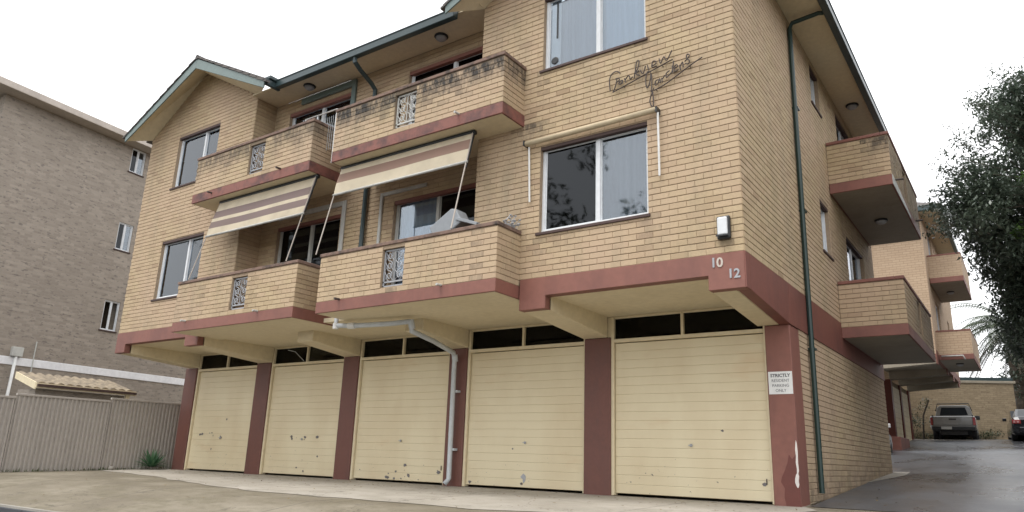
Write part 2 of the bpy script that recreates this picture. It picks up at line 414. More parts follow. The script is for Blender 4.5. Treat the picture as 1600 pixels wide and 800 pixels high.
rs = MB(); rs.poly([(-60, -16, -1.02), (60, -16, -1.02), (60, -9, -1.02), (-60, -9, -1.02)]); rs.poly([(-60, -9, -1.02), (60, -9, -1.02), (60, -3.78, -.50), (-60, -3.78, -.50)])
r = rs.build('road', 'road', fix=False); r['kind'] = 'structure'

# ------------------------------------------------------------------ brick laying
CH, CL = .086, .24
class Wall:
    """plane with u along it, z up, d outwards; 'front' faces -Y at y=c, 'side' faces +X at x=c"""
    def __init__(s, kind, c): s.kind, s.c = kind, c
    def P(s, u, z, d=0.):
        return (u, s.c-d, z) if s.kind == 'front' else (s.c+d, u, z)
    def box(s, mb, u0, u1, z0, z1, d0, d1):
        a, b = s.P(u0, z0, d0), s.P(u1, z1, d1); mb.box(a[0], b[0], a[1], b[1], a[2], b[2])
PICK = []      # candidate full bricks (area on screen, wall, u, z, rnd, parent)
BRICKSETS = []
def lay(wall, parent, spans, z0, z1, openings=(), stain=None, z_phase=0., u_phase=0., pick=True, quoin=True):
    """spans: f(z) -> (u0,u1) or None. Fills courses of bricks proud of the mortar plane."""
    out = []
    n = int(math.floor((z1-z0)/CH+.5))
    for k in range(n):
        za = z0+k*CH+.0055; zb = min(z0+(k+1)*CH-.0055, z1)
        if zb-za < .02: continue
        zm = (za+zb)/2; sp = spans(zm)
        if not sp: continue
        iv = [sp]
        for (a, b2, c, d) in openings:
            if c-.02 < zm < d+.02:
                nv = []
                for (p, q) in iv:
                    if b2 <= p or a >= q: nv.append((p, q))
                    else:
                        if a-p > .02: nv.append((p, a))
                        if q-b2 > .02: nv.append((b2, q))
                iv = nv
        for (p, q) in iv:
            off = u_phase+(CL/2 if k % 2 else 0)
            j = math.floor((p-off)/CL)
            while off+j*CL < q:
                a = max(p, off+j*CL); b2 = min(q, off+(j+1)*CL); j += 1
                if b2-a < .03: continue
                a2, b3 = (a if a == p else a+.002), (b2 if b2 == q else b2-.002)
                full = (b2-a) > CL-.002
                st = stain((a+b2)/2, zm) if stain else 0
                out.append((a2, b3, za, zb, random.random(), st, full))
    rec = []
    for bk in out:
        a, b2, za, zb, rn, st, full = bk
        sc = 0
        if full and pick and st < .05 and abs((zb-za)-(CH-.011)) < 1e-6:
            c = Vector(wall.P((a+b2)/2, (za+zb)/2, .008)); nrm = Vector((0, -1, 0)) if wall.kind == 'front' else Vector((1, 0, 0))
            pr = project(c)
            if pr and 6 < pr[0] < 1594 and 4 < pr[1] < 796:
                v = (CAM-c); sc = max(0, nrm.dot(v.normalized()))/v.length_squared
        rec.append([sc, wall, bk, parent])
    BRICKSETS.append((parent, wall, rec))
def brick_verts(P, a, b, za, zb, jit=True):
    e = .004; d = .0095+(random.uniform(-.0015, .0015) if jit else 0); sk = random.uniform(-.0015, .0015) if jit else 0
    return [P(a, za, 0), P(b, za, 0), P(b, zb, 0), P(a, zb, 0),
            P(a, za, d-e*.8), P(b, za, d-e*.8+sk), P(b, zb, d-e*.8+sk), P(a, zb, d-e*.8),
            P(a+e, za+e, d), P(b-e, za+e, d+sk), P(b-e, zb-e, d+sk), P(a+e, zb-e, d)]
BF = [(0, 1, 5, 4), (1, 2, 6, 5), (2, 3, 7, 6), (3, 0, 4, 7), (4, 5, 9, 8), (5, 6, 10, 9), (6, 7, 11, 10), (7, 4, 8, 11), (8, 9, 10, 11)]
def finish_bricks(limit=300):
    allp = sorted((r for _, _, rec in BRICKSETS for r in rec if r[0] > 0), key=lambda r: -r[0])[:limit]
    ids = {id(r) for r in allp}
    variants = {}
    for kind in ('front', 'side'):
        variants[kind] = []
        W = Wall(kind, 0.)
        for v in range(10):
            mb = MB(); i = 0; mb.v = brick_verts(W.P, 0, CL-.004, 0, CH-.011); mb.f = [tuple(q) if kind == 'front' else tuple(q) for q in BF]
            me = bpy.data.meshes.new('brick'); me.from_pydata(mb.v, [], mb.f)
            bm = bmesh.new(); bm.from_mesh(me)
            bm.normal_update()
            bm.faces.ensure_lookup_table()
            want = Vector((0, -1, 0)) if kind == 'front' else Vector((1, 0, 0))
            if bm.faces[8].normal.dot(want) < 0: bmesh.ops.reverse_faces(bm, faces=bm.faces)
            bm.to_mesh(me); bm.free(); me.materials.append(MAT['brick'])
            at = me.attributes.new('rnd', 'FLOAT', 'POINT'); at.data.foreach_set('value', [(v+.5)/10]*12)
            variants[kind].append(me)
    for parent, wall, rec in BRICKSETS:
        mb = MB(); rn = []; st = []
        bx = BASE.get(parent.name, (0, 0, 0))
        for r in rec:
            a, b, za, zb, rnd, s, full = r[2]
            if id(r) in ids:
                me = variants[wall.kind][int(rnd*10) % 10]
                o = bpy.data.objects.new('brick', me); SC.collection.objects.link(o); o.parent = parent
                p = wall.P(a, za, 0); o.location = (p[0]-bx[0], p[1]-bx[1], p[2]-bx[2])
                continue
            i = len(mb.v); mb.v += brick_verts(wall.P, a, b, za, zb)
            mb.f += [tuple(i+k for k in (q if wall.kind == 'front' else q)) for q in BF]
            rn += [rnd]*12; st += [s]*12
        if mb.f:
            o = mb.build('brickwork', 'brick', parent, stuff=True, attrs={'rnd': rn, 'st': st}, fix=False)

# ------------------------------------------------------------------ main building
ZF0, ZFM, ZF1, ZS = 2.57, 2.758, 3.03, 7.95
XL, XA, XB = -14.72, -10.5, -4.25
YW = .52; YD = 1.86; YE = 9.6
FL = 2.74
F = Wall('front', 0.); FR = Wall('front', YW); S = Wall('side', 0.)
bld = thing('apartment_building', (-7, 2, 0), 'large three storey cream brick apartment block with red bands, balconies and five garage doors', 'apartment building')

GC_L, GC_R, GS, GP = -12.6, -2.1, .56, 9.15
def rake(xc, x): return GP-GS*abs(x-xc)
def wallgrid(mb, wall, u0, u1, z0, z1, ops, thick=.0, top=None):
    """mortar sheet with openings"""
    us = sorted({u0, u1}|{u for o in ops for u in o[:2] if u0 < u < u1}); zs = sorted({z0, z1}|{z for o in ops for z in o[2:] if z0 < z < z1})
    for i in range(len(us)-1):
        for j in range(len(zs)-1):
            cu, cz = (us[i]+us[i+1])/2, (zs[j]+zs[j+1])/2
            if any(o[0] < cu < o[1] and o[2] < cz < o[3] for o in ops): continue
            mb.poly([wall.P(us[i], zs[j]), wall.P(us[i+1], zs[j]), wall.P(us[i+1], zs[j+1]), wall.P(us[i], zs[j+1])])
    # reveals
    D = .14
    for a, b, c, d in ops:
        mb.poly([wall.P(a, c), wall.P(a, d), wall.P(a, d, -D), wall.P(a, c, -D)]); mb.poly([wall.P(b, c), wall.P(b, c, -D), wall.P(b, d, -D), wall.P(b, d)])
        mb.poly([wall.P(a, d), wall.P(b, d), wall.P(b, d, -D), wall.P(a, d, -D)]); mb.poly([wall.P(a, c), wall.P(a, c, -D), wall.P(b, c, -D), wall.P(b, c)])
    return mb
WOP = {'L': [(-13.45, -11.80, 3.72, 5.08), (-13.45, -11.80, 6.40, 7.70)], 'R': [(-3.02, -1.26, 3.717, 5.08), (-3.02, -1.26, 6.386, 7.70)]}
RAKE_L = [(XL, 7.93), (-12.7, 9.2), (XA, 8.02)]; RAKE_R = [(XB, 7.95), (-2.2, 9.2), (0, 8.0)]
def bay(RK, x0, x1, ops):
    mb = MB(); wallgrid(mb, F, x0, x1, ZF1, 7.9, ops)
    mb.poly([F.P(x0, 7.9), F.P(x1, 7.9), F.P(*RK[2]), F.P(*RK[1]), F.P(*RK[0])])
    o = mb.build('front_wall', 'mortar', bld, fix=False)
    def sp(z):
        (a, za), (p, zp), (b2, zb) = RK
        if z > zp-.05: return None
        l = x0 if z < za else a+(p-a)*(z-za)/(zp-za); r = x1 if z < zb else b2+(p-b2)*(z-zb)/(zp-zb)
        return (l, r)
    return o, sp
wl, spl = bay(RAKE_L, XL, XA, WOP['L']); lay(F, wl, spl, ZF1, GP, WOP['L'], u_phase=XA)
wr, spr = bay(RAKE_R, XB, 0, WOP['R'])
def sillstain(ops, extra=()):
    def f(u, z):
        v = 0
        for a, b2, c, d in ops:
            for q in (a, b2):
                if z < c and c-z < .8: v = max(v, .55*(1-(c-z)/.8)*max(0, 1-abs(u-q)/.14))
        for (q, zt, w_, hh, am) in extra:
            if z < zt and zt-z < hh: v = max(v, am*(1-(zt-z)/hh)*max(0, 1-abs(u-q)/w_))
        return v if v > .05 else 0
    return f
lay(F, wr, spr, ZF1, GP, WOP['R'], u_phase=.0, stain=sillstain(WOP['R'], ((-3.2, 5.5, .5, .35, .9), (-2.6, 3.75, .3, .5, .35), (-.23, 3.2, .12, .2, .5))))
# recessed wall behind the balconies
ROP = [(-9.94, -8.02, ZF1, 5.02), (-6.58, -4.62, ZF1, 5.02), (-10.0, -8.05, ZF1+FL, 7.66), (-6.45, -4.5, ZF1+FL, 7.64)]
mb = wallgrid(MB(), FR, XA, XB, ZFM, ZS, ROP); wm = mb.build('recessed_wall', 'mortar', bld, fix=False)
lay(FR, wm, lambda z: (XA, XB), ZF1, ZS, ROP)
SA = Wall('side', XA); mb = wallgrid(MB(), SA, 0, YW, ZF1, 8.1, []); wa = mb.build('bay_return_wall', 'mortar', bld, fix=False)
lay(SA, wa, lambda z: (0, YW), ZF1, 8.05, u_phase=0)
mb = MB(); mb.poly([(XB, 0, ZF1), (XB, YW, ZF1), (XB, YW, 8.1), (XB, 0, 8.1)]); mb.build('bay_return_wall', 'farbrick', bld, uv=True)
# side wall (upper storeys)
SOP = [(4.42, 5.10, 4.17, 5.12), (4.42, 5.10, 7.02, 7.82), (6.56, 8.35, ZF1, 5.02), (6.56, 8.35, ZF1+FL, 7.72)]
mb = wallgrid(MB(), S, 0, YE, ZF1, ZS, SOP); wsd = mb.build('side_wall', 'mortar', bld, fix=False)
lay(S, wsd, lambda z: (0, YE), ZF1, ZS, SOP)
# garage side wall
SG = Wall('side', -.012); mb = wallgrid(MB(), SG, 2.34, YE, -.2, 2.5, []); wg = mb.build('garage_side_wall', 'mortar', bld, fix=False)
rst = random.Random(77)
def footstain(u, z):
    g0 = g(1, u); return max(0, min(.55, (.55-(z-g0))*1.1))*rst.uniform(.3, 1)
lay(SG, wg, lambda z: (2.34, YE), -.05, 2.44, stain=footstain)
# hidden walls
mb = MB(); mb.box(XL+.012, XL+.2, 0.02, YE, ZF0+.2, 7.9); mb.box(XL+.02, XL+.2, 2.16, YE, 0, ZF0+.2); mb.box(XL+.2, -.2, YE-.2, YE, 0, 7.9)
mb.build('rear_wall', 'farbrick', bld, uv=True)
# floor slabs and dark rooms behind the openings
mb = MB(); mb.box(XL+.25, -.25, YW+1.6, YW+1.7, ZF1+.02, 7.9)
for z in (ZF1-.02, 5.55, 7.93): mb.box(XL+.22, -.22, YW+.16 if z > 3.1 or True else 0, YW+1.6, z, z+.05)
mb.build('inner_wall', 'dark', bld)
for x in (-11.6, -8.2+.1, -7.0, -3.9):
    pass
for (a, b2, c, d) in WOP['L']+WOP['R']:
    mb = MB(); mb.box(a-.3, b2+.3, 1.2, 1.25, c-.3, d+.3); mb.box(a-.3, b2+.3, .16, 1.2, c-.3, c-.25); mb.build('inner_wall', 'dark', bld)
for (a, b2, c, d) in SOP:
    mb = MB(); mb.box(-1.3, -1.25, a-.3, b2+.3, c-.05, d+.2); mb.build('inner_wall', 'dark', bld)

# fascia band, beams, posts
BEAMS = [(-14.72, -14.31), (-11.9, -11.42), (-9.06, -8.60), (-6.19, -5.76), (-3.325, -2.875), (-.462, -.003)]
for (u0, u1), bs in (((XL, -11.42), BEAMS[:2]), ((XB+.925, 0), BEAMS[4:])):
    pts = [(u0, ZF1), (u0, ZF0), (bs[0][1], ZF0), (bs[0][1], ZFM), (bs[1][0], ZFM), (bs[1][0], ZF0), (u1, ZF0), (u1, ZF1)]
    MB().prism(pts, 'y', -.02, .14).build('fascia_band', 'red', bld, bevel=.006)
mb = MB(); mb.hexa([(-.14, .14, ZF0), (.016, .14, ZF0), (.016, YD, 2.432), (-.14, YD, 2.432), (-.14, .14, ZF1), (.016, .14, ZF1), (.016, YD, ZF1), (-.14, YD, ZF1)])
mb.box(-.14, .0165, YD, YE, 2.432, ZF1); mb.box(-.002, .0165, -.018, .14, ZF0, ZF1)
mb.build('side_band', 'redside', bld, bevel=.004)
POSTX = [(-14.84, -14.36), (-11.96, -11.46), (-9.06, -8.61), (-6.19, -5.77), (-3.30, -2.82), (-.352, .0)]
for i, ((a, b2), (pa, pb)) in enumerate(zip(BEAMS, POSTX)):
    b2 = b2-.14 if i == 5 else b2
    mb = MB(); y0 = .10 if i not in (2, 3) else .62
    mb.hexa([(a+.004, y0, ZF0), (b2, y0, ZF0), (b2, YD+.02, 2.435), (a+.004, YD+.02, 2.435), (a+.004, y0, ZFM+.05), (b2, y0, ZFM+.05), (b2, YD+.02, 2.85), (a+.004, YD+.02, 2.85)])
    mb.build('beam', 'beam', bld, bevel=.012)
    mb = MB(); y1 = 2.339 if i == 5 else 2.15
    if i == 5: mb.box(pa, pb, YD, y1, -.06, 2.431)
    else: mb.box(pa, pb, YD, y1, -.06, 2.434)
    post = mb.build('post', 'red' if i == 5 else 'redpost', bld, bevel=.012)
# corner post: worn plaster and repainted foot
rr = random.Random(3)
def blob(cx, cz, pts, y, th=.004): 
    mb = MB(); mb.prism([(cx+a, cz+b2) for a, b2 in pts], 'y', y-th, y+.003); return mb
bl = blob(-.03, .36, [(-.018, -.10), (.0, -.13), (.012, -.12), (.022, -.085), (.017, -.04), (.026, .02), (.018, .05), (.028, .09), (.024, .2), (.028, .33), (.022, .45), (.012, .49), (.004, .44), (-.004, .36), (.002, .28), (-.006, .2), (.003, .12), (.001, .06), (-.012, .04), (-.027, -.01), (-.03, -.06)], YD)
bl.build('paint_chip', 'chip', post)
bl = blob(-.03, 0, [(-.16, .0), (.027, .0), (.027, .62), (-.0, .66), (-.05, .60), (-.09, .66), (-.115, .55), (-.16, .44), (-.20, .36), (-.215, .30), (-.17, .22), (-.18, .1)], YD, .002)
bl.build('repainted_patch', 'red_dark', post)
# soffit under first floor
mb = MB(); mb.box(XL+.02, -.14, .14, YD+.3, ZFM+.014, ZFM+.09); mb.build('soffit', 'cream', bld)
# garages
DOORX = [(-14.35, -11.963), (-11.457, -9.062), (-8.606, -6.19), (-5.766, -3.30), (-2.823, -.352)]
ZD = 2.347
NS = 17
slat_me = {}
for i, (a, b2) in enumerate(DOORX):
    jb = .05
    mb = MB(); mb.box(a, a+jb, YD+.03, YD+.16, 0, ZFM+.01); mb.box(b2-jb*.6, b2, YD+.03, YD+.16, 0, ZFM+.01)
    mb.box(a+jb, b2-jb*.6, YD+.03, YD+.12, ZD, ZD+.055); mb.box(a+jb, b2-jb*.6, YD+.05, YD+.12, ZFM-.02, ZFM+.012)
    if i: mb.box(a-.07, a, YD+.04, YD+.16, 2.436, ZFM+.01)
    xm = (a+b2)/2-.02; mb.box(xm-.022, xm+.022, YD+.035, YD+.12, ZD+.055, ZFM-.02)
    tr = mb.build('transom_frame', 'beam', bld, bevel=.004)
    for (p, q) in ((a+jb, xm-.022), (xm+.022, b2-jb*.6)):
        MB().box(p, q, YD+.085, YD+.09, ZD+.055, ZFM-.02).build('pane', 'transom', tr)
    if i == 1:
        MB().tube([(xm-.7, YD+.06, ZFM-.06), (xm-.45, YD+.06, ZFM-.11), (xm-.12, YD+.06, ZD+.08)], .008, 5).build('cable', 'pipegrey', tr)
    dz0 = .035; h = (ZD-.012-dz0)/NS; x0, x1 = a+jb+.008, b2-jb*.6-.008
    door = MB().box(x0, x1, YD+.105, YD+.13, dz0-.005, ZD-.01).build('garage_door', 'gap', bld)
    mb = MB()
    prof = [(0, .0), (-.0235, .001), (-.0265, .006), (-.026, h-.012), (-.0235, h-.0006), (0, h-.0006)]
    mb.prism([(y, z) for y, z in prof], 'x', 0, x1-x0)
    base = None
    for k in range(NS):
        if base is None:
            base = mb.build('slat', 'door', None)
            base.parent = door; o = base
        else:
            o = base.copy(); SC.collection.objects.link(o); o.parent = door
        bx = BASE[door.name]; o.location = (x0-bx[0], YD+.105-bx[1]+random.uniform(-.0015, .0015), dz0+k*h-bx[2])
    hx = (x0+x1)/2+.05
    MB().lathe((hx, YD+.07, .76), [(.02, 0), (.024, .006), (.022, .012), (.012, .018), (.010, .026)], 10, 'y', -1).box(hx-.035, hx+.035, YD+.040, YD+.048, .755, .766).build('handle', 'numgrey', door)
    CH_ = {0: [(-.75, .82, .05, 4), (-.35, .84, .06, 6), (.0, .80, .04, 3), (-.3, .50, .05, 2), (.2, 1.2, .03, 1)], 1: [(-.25, .78, .07, 6), (.1, .76, .05, 3), (.55, .80, .03, 2), (.6, .42, .03, 1), (-.0, .12, .08, 4)], 2: [(.0, .17, .22, 16), (.25, .12, .18, 8), (1.0, .25, .04, 3), (-1.0, .2, .03, 2)], 3: [(-.05, .10, .03, 3), (-.2, .66, .02, 1), (-1.1, .08, .03, 2)], 4: [(.45, .98, .04, 2), (1.1, .25, .02, 1)]}[i]
    rc = random.Random(100+i); mb = MB()
    for (cx, cz, sp_, n_) in CH_:
        for _ in range((n_+1)//2):
            px, pz = (x0+x1)/2+cx+rc.gauss(0, sp_), max(.07, cz+rc.gauss(0, sp_*.5)); rr_ = rc.choice((rc.uniform(.008, .022), rc.uniform(.02, .055))); kk = rc.randint(5, 8)
            ph_ = rc.uniform(0, 6); mb.prism([(px+rr_*rc.uniform(.5, 1.2)*cos(ph_+2*pi*q/kk), pz+rr_*rc.uniform(.4, .9)*sin(ph_+2*pi*q/kk)) for q in range(kk)], 'y', YD+.0745, YD+.079)
    mb.build('flaked_paint', 'flake', door, stuff=True)
    if i == 3: MB().prism([(hx-.08, .20), (hx-.03, .17), (hx-.02, .10), (hx+.02, .14), (hx+.03, .22), (hx-.02, .26)], 'y', YD+.072, YD+.079).build('paint_chip', 'numgrey', door)
    if i in (2, 4): MB().box(x1-.07, x1-.06, YD+.06, YD+.075, .25, .33).build('latch', 'rust', door)
# garage interior darkness
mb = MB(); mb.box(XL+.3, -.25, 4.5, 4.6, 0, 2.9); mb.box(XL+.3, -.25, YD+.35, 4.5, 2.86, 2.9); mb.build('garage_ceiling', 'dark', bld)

# windows
def window(wall, u0, u1, z0, z1, mull=None, left='glass', right='glass', curt=('curtain_grey', 'curtain_grey'), frame='alu', sill=True, parent=None, dep=.085, fw=.05, name='window'):
    mb = MB(); B = lambda a, b2, c, d, e, f: wall.box(mb, a, b2, c, d, e, f)
    B(u0, u1, z0, z0+fw, -dep-.05, -dep+.03); B(u0, u1, z1-fw, z1, -dep-.05, -dep+.02)
    B(u0, u0+fw, z0+fw, z1-fw, -dep-.05, -dep+.02); B(u1-fw, u1, z0+fw, z1-fw, -dep-.05, -dep+.02)
    m = mull if mull is not None else (u0+u1)/2
    B(m-.03, m+.03, z0+fw, z1-fw, -dep-.04, -dep+.012)
    wn = mb.build(name, frame, parent or bld, bevel=.004)
    for (p, q, gl, off) in ((u0+fw, m-.03, left, .0), (m+.03, u1-fw, right, -.02)):
        mb = MB(); wall.box(mb, p, q, z0+fw, z1-fw, -dep-.012+off, -dep-.008+off); mb.build('pane', gl, wn)
        mb = MB(); t = .018
        for rct in ((p, p+t, z0+fw, z1-fw), (q-t, q, z0+fw, z1-fw), (p+t, q-t, z0+fw, z0+fw+t), (p+t, q-t, z1-fw-t, z1-fw)): wall.box(mb, *rct, -dep-.02+off, -dep+.0+off)
        mb.build('sash', frame, wn)
    for k, c in enumerate(curt):
        if not c: continue
        p, q = ((u0+.02, m), (m, u1-.02))[k]
        mb = MB(); n = max(10, int((q-p)/.03)); ii = len(mb.v); rr = random.Random(k+int(u0*10)+int(z0*7))
        ph = rr.uniform(0, 6)
        for j in range(n+1):
            u = p+(q-p)*j/n; d = -dep-.11-.022*sin(u*38+ph+1.6*sin(u*7+ph))*(.6+.4*sin(u*5))-.014*sin(u*13+ph*2)
            mb.v += [wall.P(u, z0+.01, d), wall.P(u, z1-.02, d)]
        for j in range(n): mb.f.append((ii+2*j, ii+2*j+2, ii+2*j+3, ii+2*j+1))
        mb.build('curtain', c, wn, smooth=True, fix=False)
    if sill:
        mb = MB(); wall.box(mb, u0-.05, u1+.03, z0-.045, z0-.002, -.08, .035); mb.build('sill', 'sillb', wn, bevel=.005)
    return wn
wn = window(F, *WOP['R'][0], mull=-2.07, left='glassdark', right='glass', curt=(None, 'curtain_dim'))
mb = MB(); mb.box(-2.97, -2.10, .13, .135, 3.77, 5.03); mb.build('insect_screen', 'mesh', wn)
MB().box(-2.0, -1.3, .105, .108, 3.8, 5.0)
wn = window(F, *WOP['R'][1], mull=-2.07, curt=('curtain_grey', 'curtain_blue'))
mb = MB(); mb.lathe((-2.86, .10, 6.56), [(.06, 0), (.065, .012), (.05, .02)], 14, 'y', -1); mb.box(-2.84, -2.81, .09, .1, 6.95, 7.6); mb.build('sticker', 'blackmetal', wn)
mb = MB(); mb.box(-2.95, -2.78, .13, .135, 6.43, 7.68); mb.build('blind_strip', 'white', wn)
window(F, *WOP['L'][0], mull=-12.45, left='glass', right='glass', curt=('curtain_grey', 'curtain_blue'))
window(F, *WOP['L'][1], mull=-12.45, curt=('curtain_grey', 'curtain_blue'))
window(FR, *ROP[0], mull=-8.95, left='glassdark', right='glassdark', curt=(None, 'curtain_dim'), sill=False, frame='oldwhite', name='sliding_door')
window(FR, *ROP[1], mull=-5.57, left='glass', right='glassdark', curt=('curtain_blue', None), sill=False, frame='oldwhite', name='sliding_door')
window(FR, *ROP[2], mull=-9.0, left='glass', right='glass', curt=('curtain_dim', None), sill=False, frame='alu', name='sliding_door')
window(FR, *ROP[3], mull=-5.37, left='glassdark', right='glassdark', curt=(None, None), sill=False, frame='alu', name='sliding_door')
window(S, *SOP[0], curt=('curtain_blue', 'curtain_grey'))
window(S, *SOP[1], curt=('curtain_blue', 'curtain_grey'))
window(S, *SOP[2], sill=False, curt=(None, 'curtain_dim'), name='sliding_door')
window(S, *SOP[3], sill=False, curt=('curtain_dim', None), name='sliding_door')
# timber reveal heads above openings
def head(wall, u0, u1, z, h=.05, m='sillb', d=-.0):
    mb = MB(); wall.box(mb, u0, u1, z-h, z, -.083, -.004); mb.build('lintel', m, bld)
for o_ in WOP['R']+WOP['L']: head(F, o_[0], o_[1], o_[3])
for o_ in ROP: head(FR, o_[0], o_[1], o_[3], .07, 'red')
for o_ in SOP: head(S, o_[0], o_[1], o_[3])
# white and green trims around the recess doors
mb = MB(); mb.box(-6.93, -6.86, YW-.045, YW-.011, ZF1, 5.22); mb.box(-6.86, -5.78, YW-.045, YW-.011, 5.15, 5.22); mb.build('door_surround', 'oldwhite', bld, bevel=.008)
mb = MB(); mb.box(-7.96, -7.86, YW-.05, YW-.011, ZF1, 5.26); mb.box(-9.9, -7.96, YW-.05, YW-.011, 5.16, 5.26); mb.build('door_surround', 'oldwhite', bld, bevel=.008)
mb = MB(); mb.box(-8.02, -7.90, YW-.06, YW-.011, ZF1+FL, 7.90); mb.box(-9.6, -8.02, YW-.06, YW-.011, 7.76, 7.90); mb.build('door_surround', 'barge', bld, bevel=.006)

# balconies
def scrolls(mb, W, u0, u1, z0, z1, d):
    """ornamental cast iron infill"""
    uc = (u0+u1)/2; w_ = (u1-u0); r = .008
    def T(pts, rad=r): mb.tube([W.P(u, z, d) for u, z in pts], rad, 5)
    fr = .012
    for (a, b2, c, e) in ((u0, u0+2*fr, z0, z1), (u1-2*fr, u1, z0, z1), (u0, u1, z0, z0+2*fr), (u0, u1, z1-2*fr, z1), (u0, u1, z0+.07, z0+.07+2*fr)): W.box(mb, a, b2, c, e, d-fr, d+fr)
    za, zb = z0+.1, z1-.02; H = zb-za
    T([(uc, za), (uc, zb)])
    for sgn in (-1, 1):
        for k in range(3):
            cz = za+H*(k+.5)/3; R = H/6.4
            for flip in (-1, 1):
                pts = []
                for j in range(14):
                    t = j/13; ang = flip*(t*2.6*pi); rad = R*(1-.72*t)
                    pts.append((uc+sgn*(w_*.24+rad*cos(ang+pi/2)*.8), cz+flip*R*.15+rad*sin(ang+pi/2)*.95*flip))
                T(pts)
            T([(uc+sgn*.02, cz-R), (uc+sgn*w_*.22, cz), (uc+sgn*.02, cz+R)], .007)
            T([(uc+sgn*w_*.46, cz-R), (uc+sgn*w_*.36, cz), (uc+sgn*w_*.46, cz+R)], .007)
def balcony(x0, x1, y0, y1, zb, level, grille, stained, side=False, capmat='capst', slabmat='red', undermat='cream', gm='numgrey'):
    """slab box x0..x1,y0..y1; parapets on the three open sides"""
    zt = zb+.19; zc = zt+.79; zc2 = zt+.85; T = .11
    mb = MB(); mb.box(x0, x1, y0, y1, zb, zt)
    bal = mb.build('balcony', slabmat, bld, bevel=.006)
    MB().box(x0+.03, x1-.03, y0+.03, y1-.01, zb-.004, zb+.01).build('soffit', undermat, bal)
    st = (lambda u, z: max(0, min(1, (z-(zc-.30))/.28))*stained) if stained else None
    rr = random.Random(int(x0*10)+level)
    patches = [(rr.uniform(x0, x1), rr.uniform(.1, .25)) for _ in range(6)]
    def stn(u, z):
        v = 0
        if stained:
            v = max(0, min(1, (z-(zc-.42))/.26))*stained
            for p, w_ in patches:
                if abs(u-p) < w_: v = max(v, stained*.9*(1-abs(u-p)/w_)*max(0, min(1, (z-(zc-.6))/.3)))
        else:
            for p, w_ in patches[:2]:
                if abs(u-p) < w_*.6: v = max(v, .5*(1-abs(u-p)/(w_*.6)))
        return v
    ops = [(grille[0], grille[1], grille[2], grille[3])] if grille else []
    if not side:
        W = Wall('front', y0+.012)
        mb = wallgrid(MB(), W, x0+.012, x1-.012, zt, zc, ops)
        mb.poly([(x0+.012, y0+.012, zt), (x0+.012, y1, zt), (x0+.012, y1, zc), (x0+.012, y0+.012, zc)])
        mb.poly([(x1-.012, y0+.012, zt), (x1-.012, y1, zt), (x1-.012, y1, zc), (x1-.012, y0+.012, zc)])
        if grille:
            a, b2, c, d = grille; i0 = y0+.012+T
            mb.box(x0+T, a, i0, i0+.01, zt, zc); mb.box(b2, x1-T, i0, i0+.01, zt, zc); mb.box(a, b2, i0, i0+.01, d, zc); mb.box(a, b2, i0, i0+.01, zt, c)
        par = mb.build('parapet', 'mortar', bld, fix=False, attrs={'st': [stn(v[0], v[2])*.8 for v in mb.v]})
        lay(W, par, lambda z: (x0+.006, x1-.006), zt, zc, ops, stain=stn, pick=not stained, u_phase=x1)
        W2 = Wall('side', x1-.012); lay(W2, par, lambda z: (y0+.006, y1), zt, zc, [], stain=(lambda u, z: stn(x1, z)*.9), u_phase=y0, pick=not stained)
        mb = MB(); mb.box(x0-.012, x1+.012, y0-.012, y0+T+.02, zc, zc2); mb.box(x1-T-.02, x1+.012, y0+T+.02, y1, zc, zc2); mb.box(x0-.012, x0+T+.02, y0+T+.02, y1, zc, zc2)
    else:
        W = Wall('side', x1-.012)
        mb = wallgrid(MB(), W, y0+.012, y1-.012, zt, zc, ops)
        mb.poly([(x0, y0+.012, zt), (x1-.012, y0+.012, zt), (x1-.012, y0+.012, zc), (x0, y0+.012, zc)])
        mb.poly([(x0, y1-.012, zt), (x1-.012, y1-.012, zt), (x1-.012, y1-.012, zc), (x0, y1-.012, zc)])
        if grille:
            a, b2, c, d = grille; i0 = x1-.012-T
            mb.box(i0-.01, i0, y0+T, a, zt, zc); mb.box(i0-.01, i0, b2, y1-T, zt, zc)
        par = mb.build('parapet', 'mortar', bld, fix=False, attrs={'st': [.3]*len(mb.v)})
        lay(W, par, lambda z: (y0+.006, y1-.006), zt, zc, ops, stain=lambda u, z: .45 if stained else .1, u_phase=y0, pick=False)
        W2 = Wall('front', y0+.012)
        lay(W2, par, lambda z: (x0, x1-.006), zt, zc, [], stain=(lambda u, z: (.9 if abs(u-.78) < .12 or abs(u-1.0) < .1 else .0)*max(0, min(1, (z-zc+.42)/.3))) if stained else None, u_phase=x1)
        mb = MB(); mb.box(x1-T-.02, x1+.012, y0-.012, y1+.012, zc, zc2); mb.box(x0, x1-T-.02, y0-.012, y0+T+.02, zc, zc2); mb.box(x0, x1-T-.02, y1-T-.02, y1+.012, zc, zc2)
    mb.build('cap', capmat, bal, bevel=.008)
    if grille:
        mb = MB(); scrolls(mb, W, grille[0]+.01, grille[1]-.01, grille[2]+.01, grille[3]-.01, -.05); mb.build('grille', gm, bal)
    return bal
B2 = (-7.12, -3.34, -.592, YW); B1 = (-11.51, -7.754, -.565, YW)
def spout(bal, x, y, z, axis='y', mat='oldwhite'):
    mb = MB(); p = (x, y, z)
    if axis == 'y': mb.tube([(x, y+.1, z), (x, y-.1, z-.01)], .02, 8)
    else: mb.tube([(x-.1, y, z), (x+.14, y, z-.01)], .02, 8)
    mb.build('drain_spout', mat, bal)
ZB1, ZB2 = 2.751, 5.497
bal = balcony(*B2, ZB1, 1, (-5.63, -5.15, 3.04, 3.67), 0, capmat='capst', gm='numgrey'); spout(bal, -6.55, B2[2], 2.95, mat='rust'); spout(bal, -4.35, B2[2], 2.95)
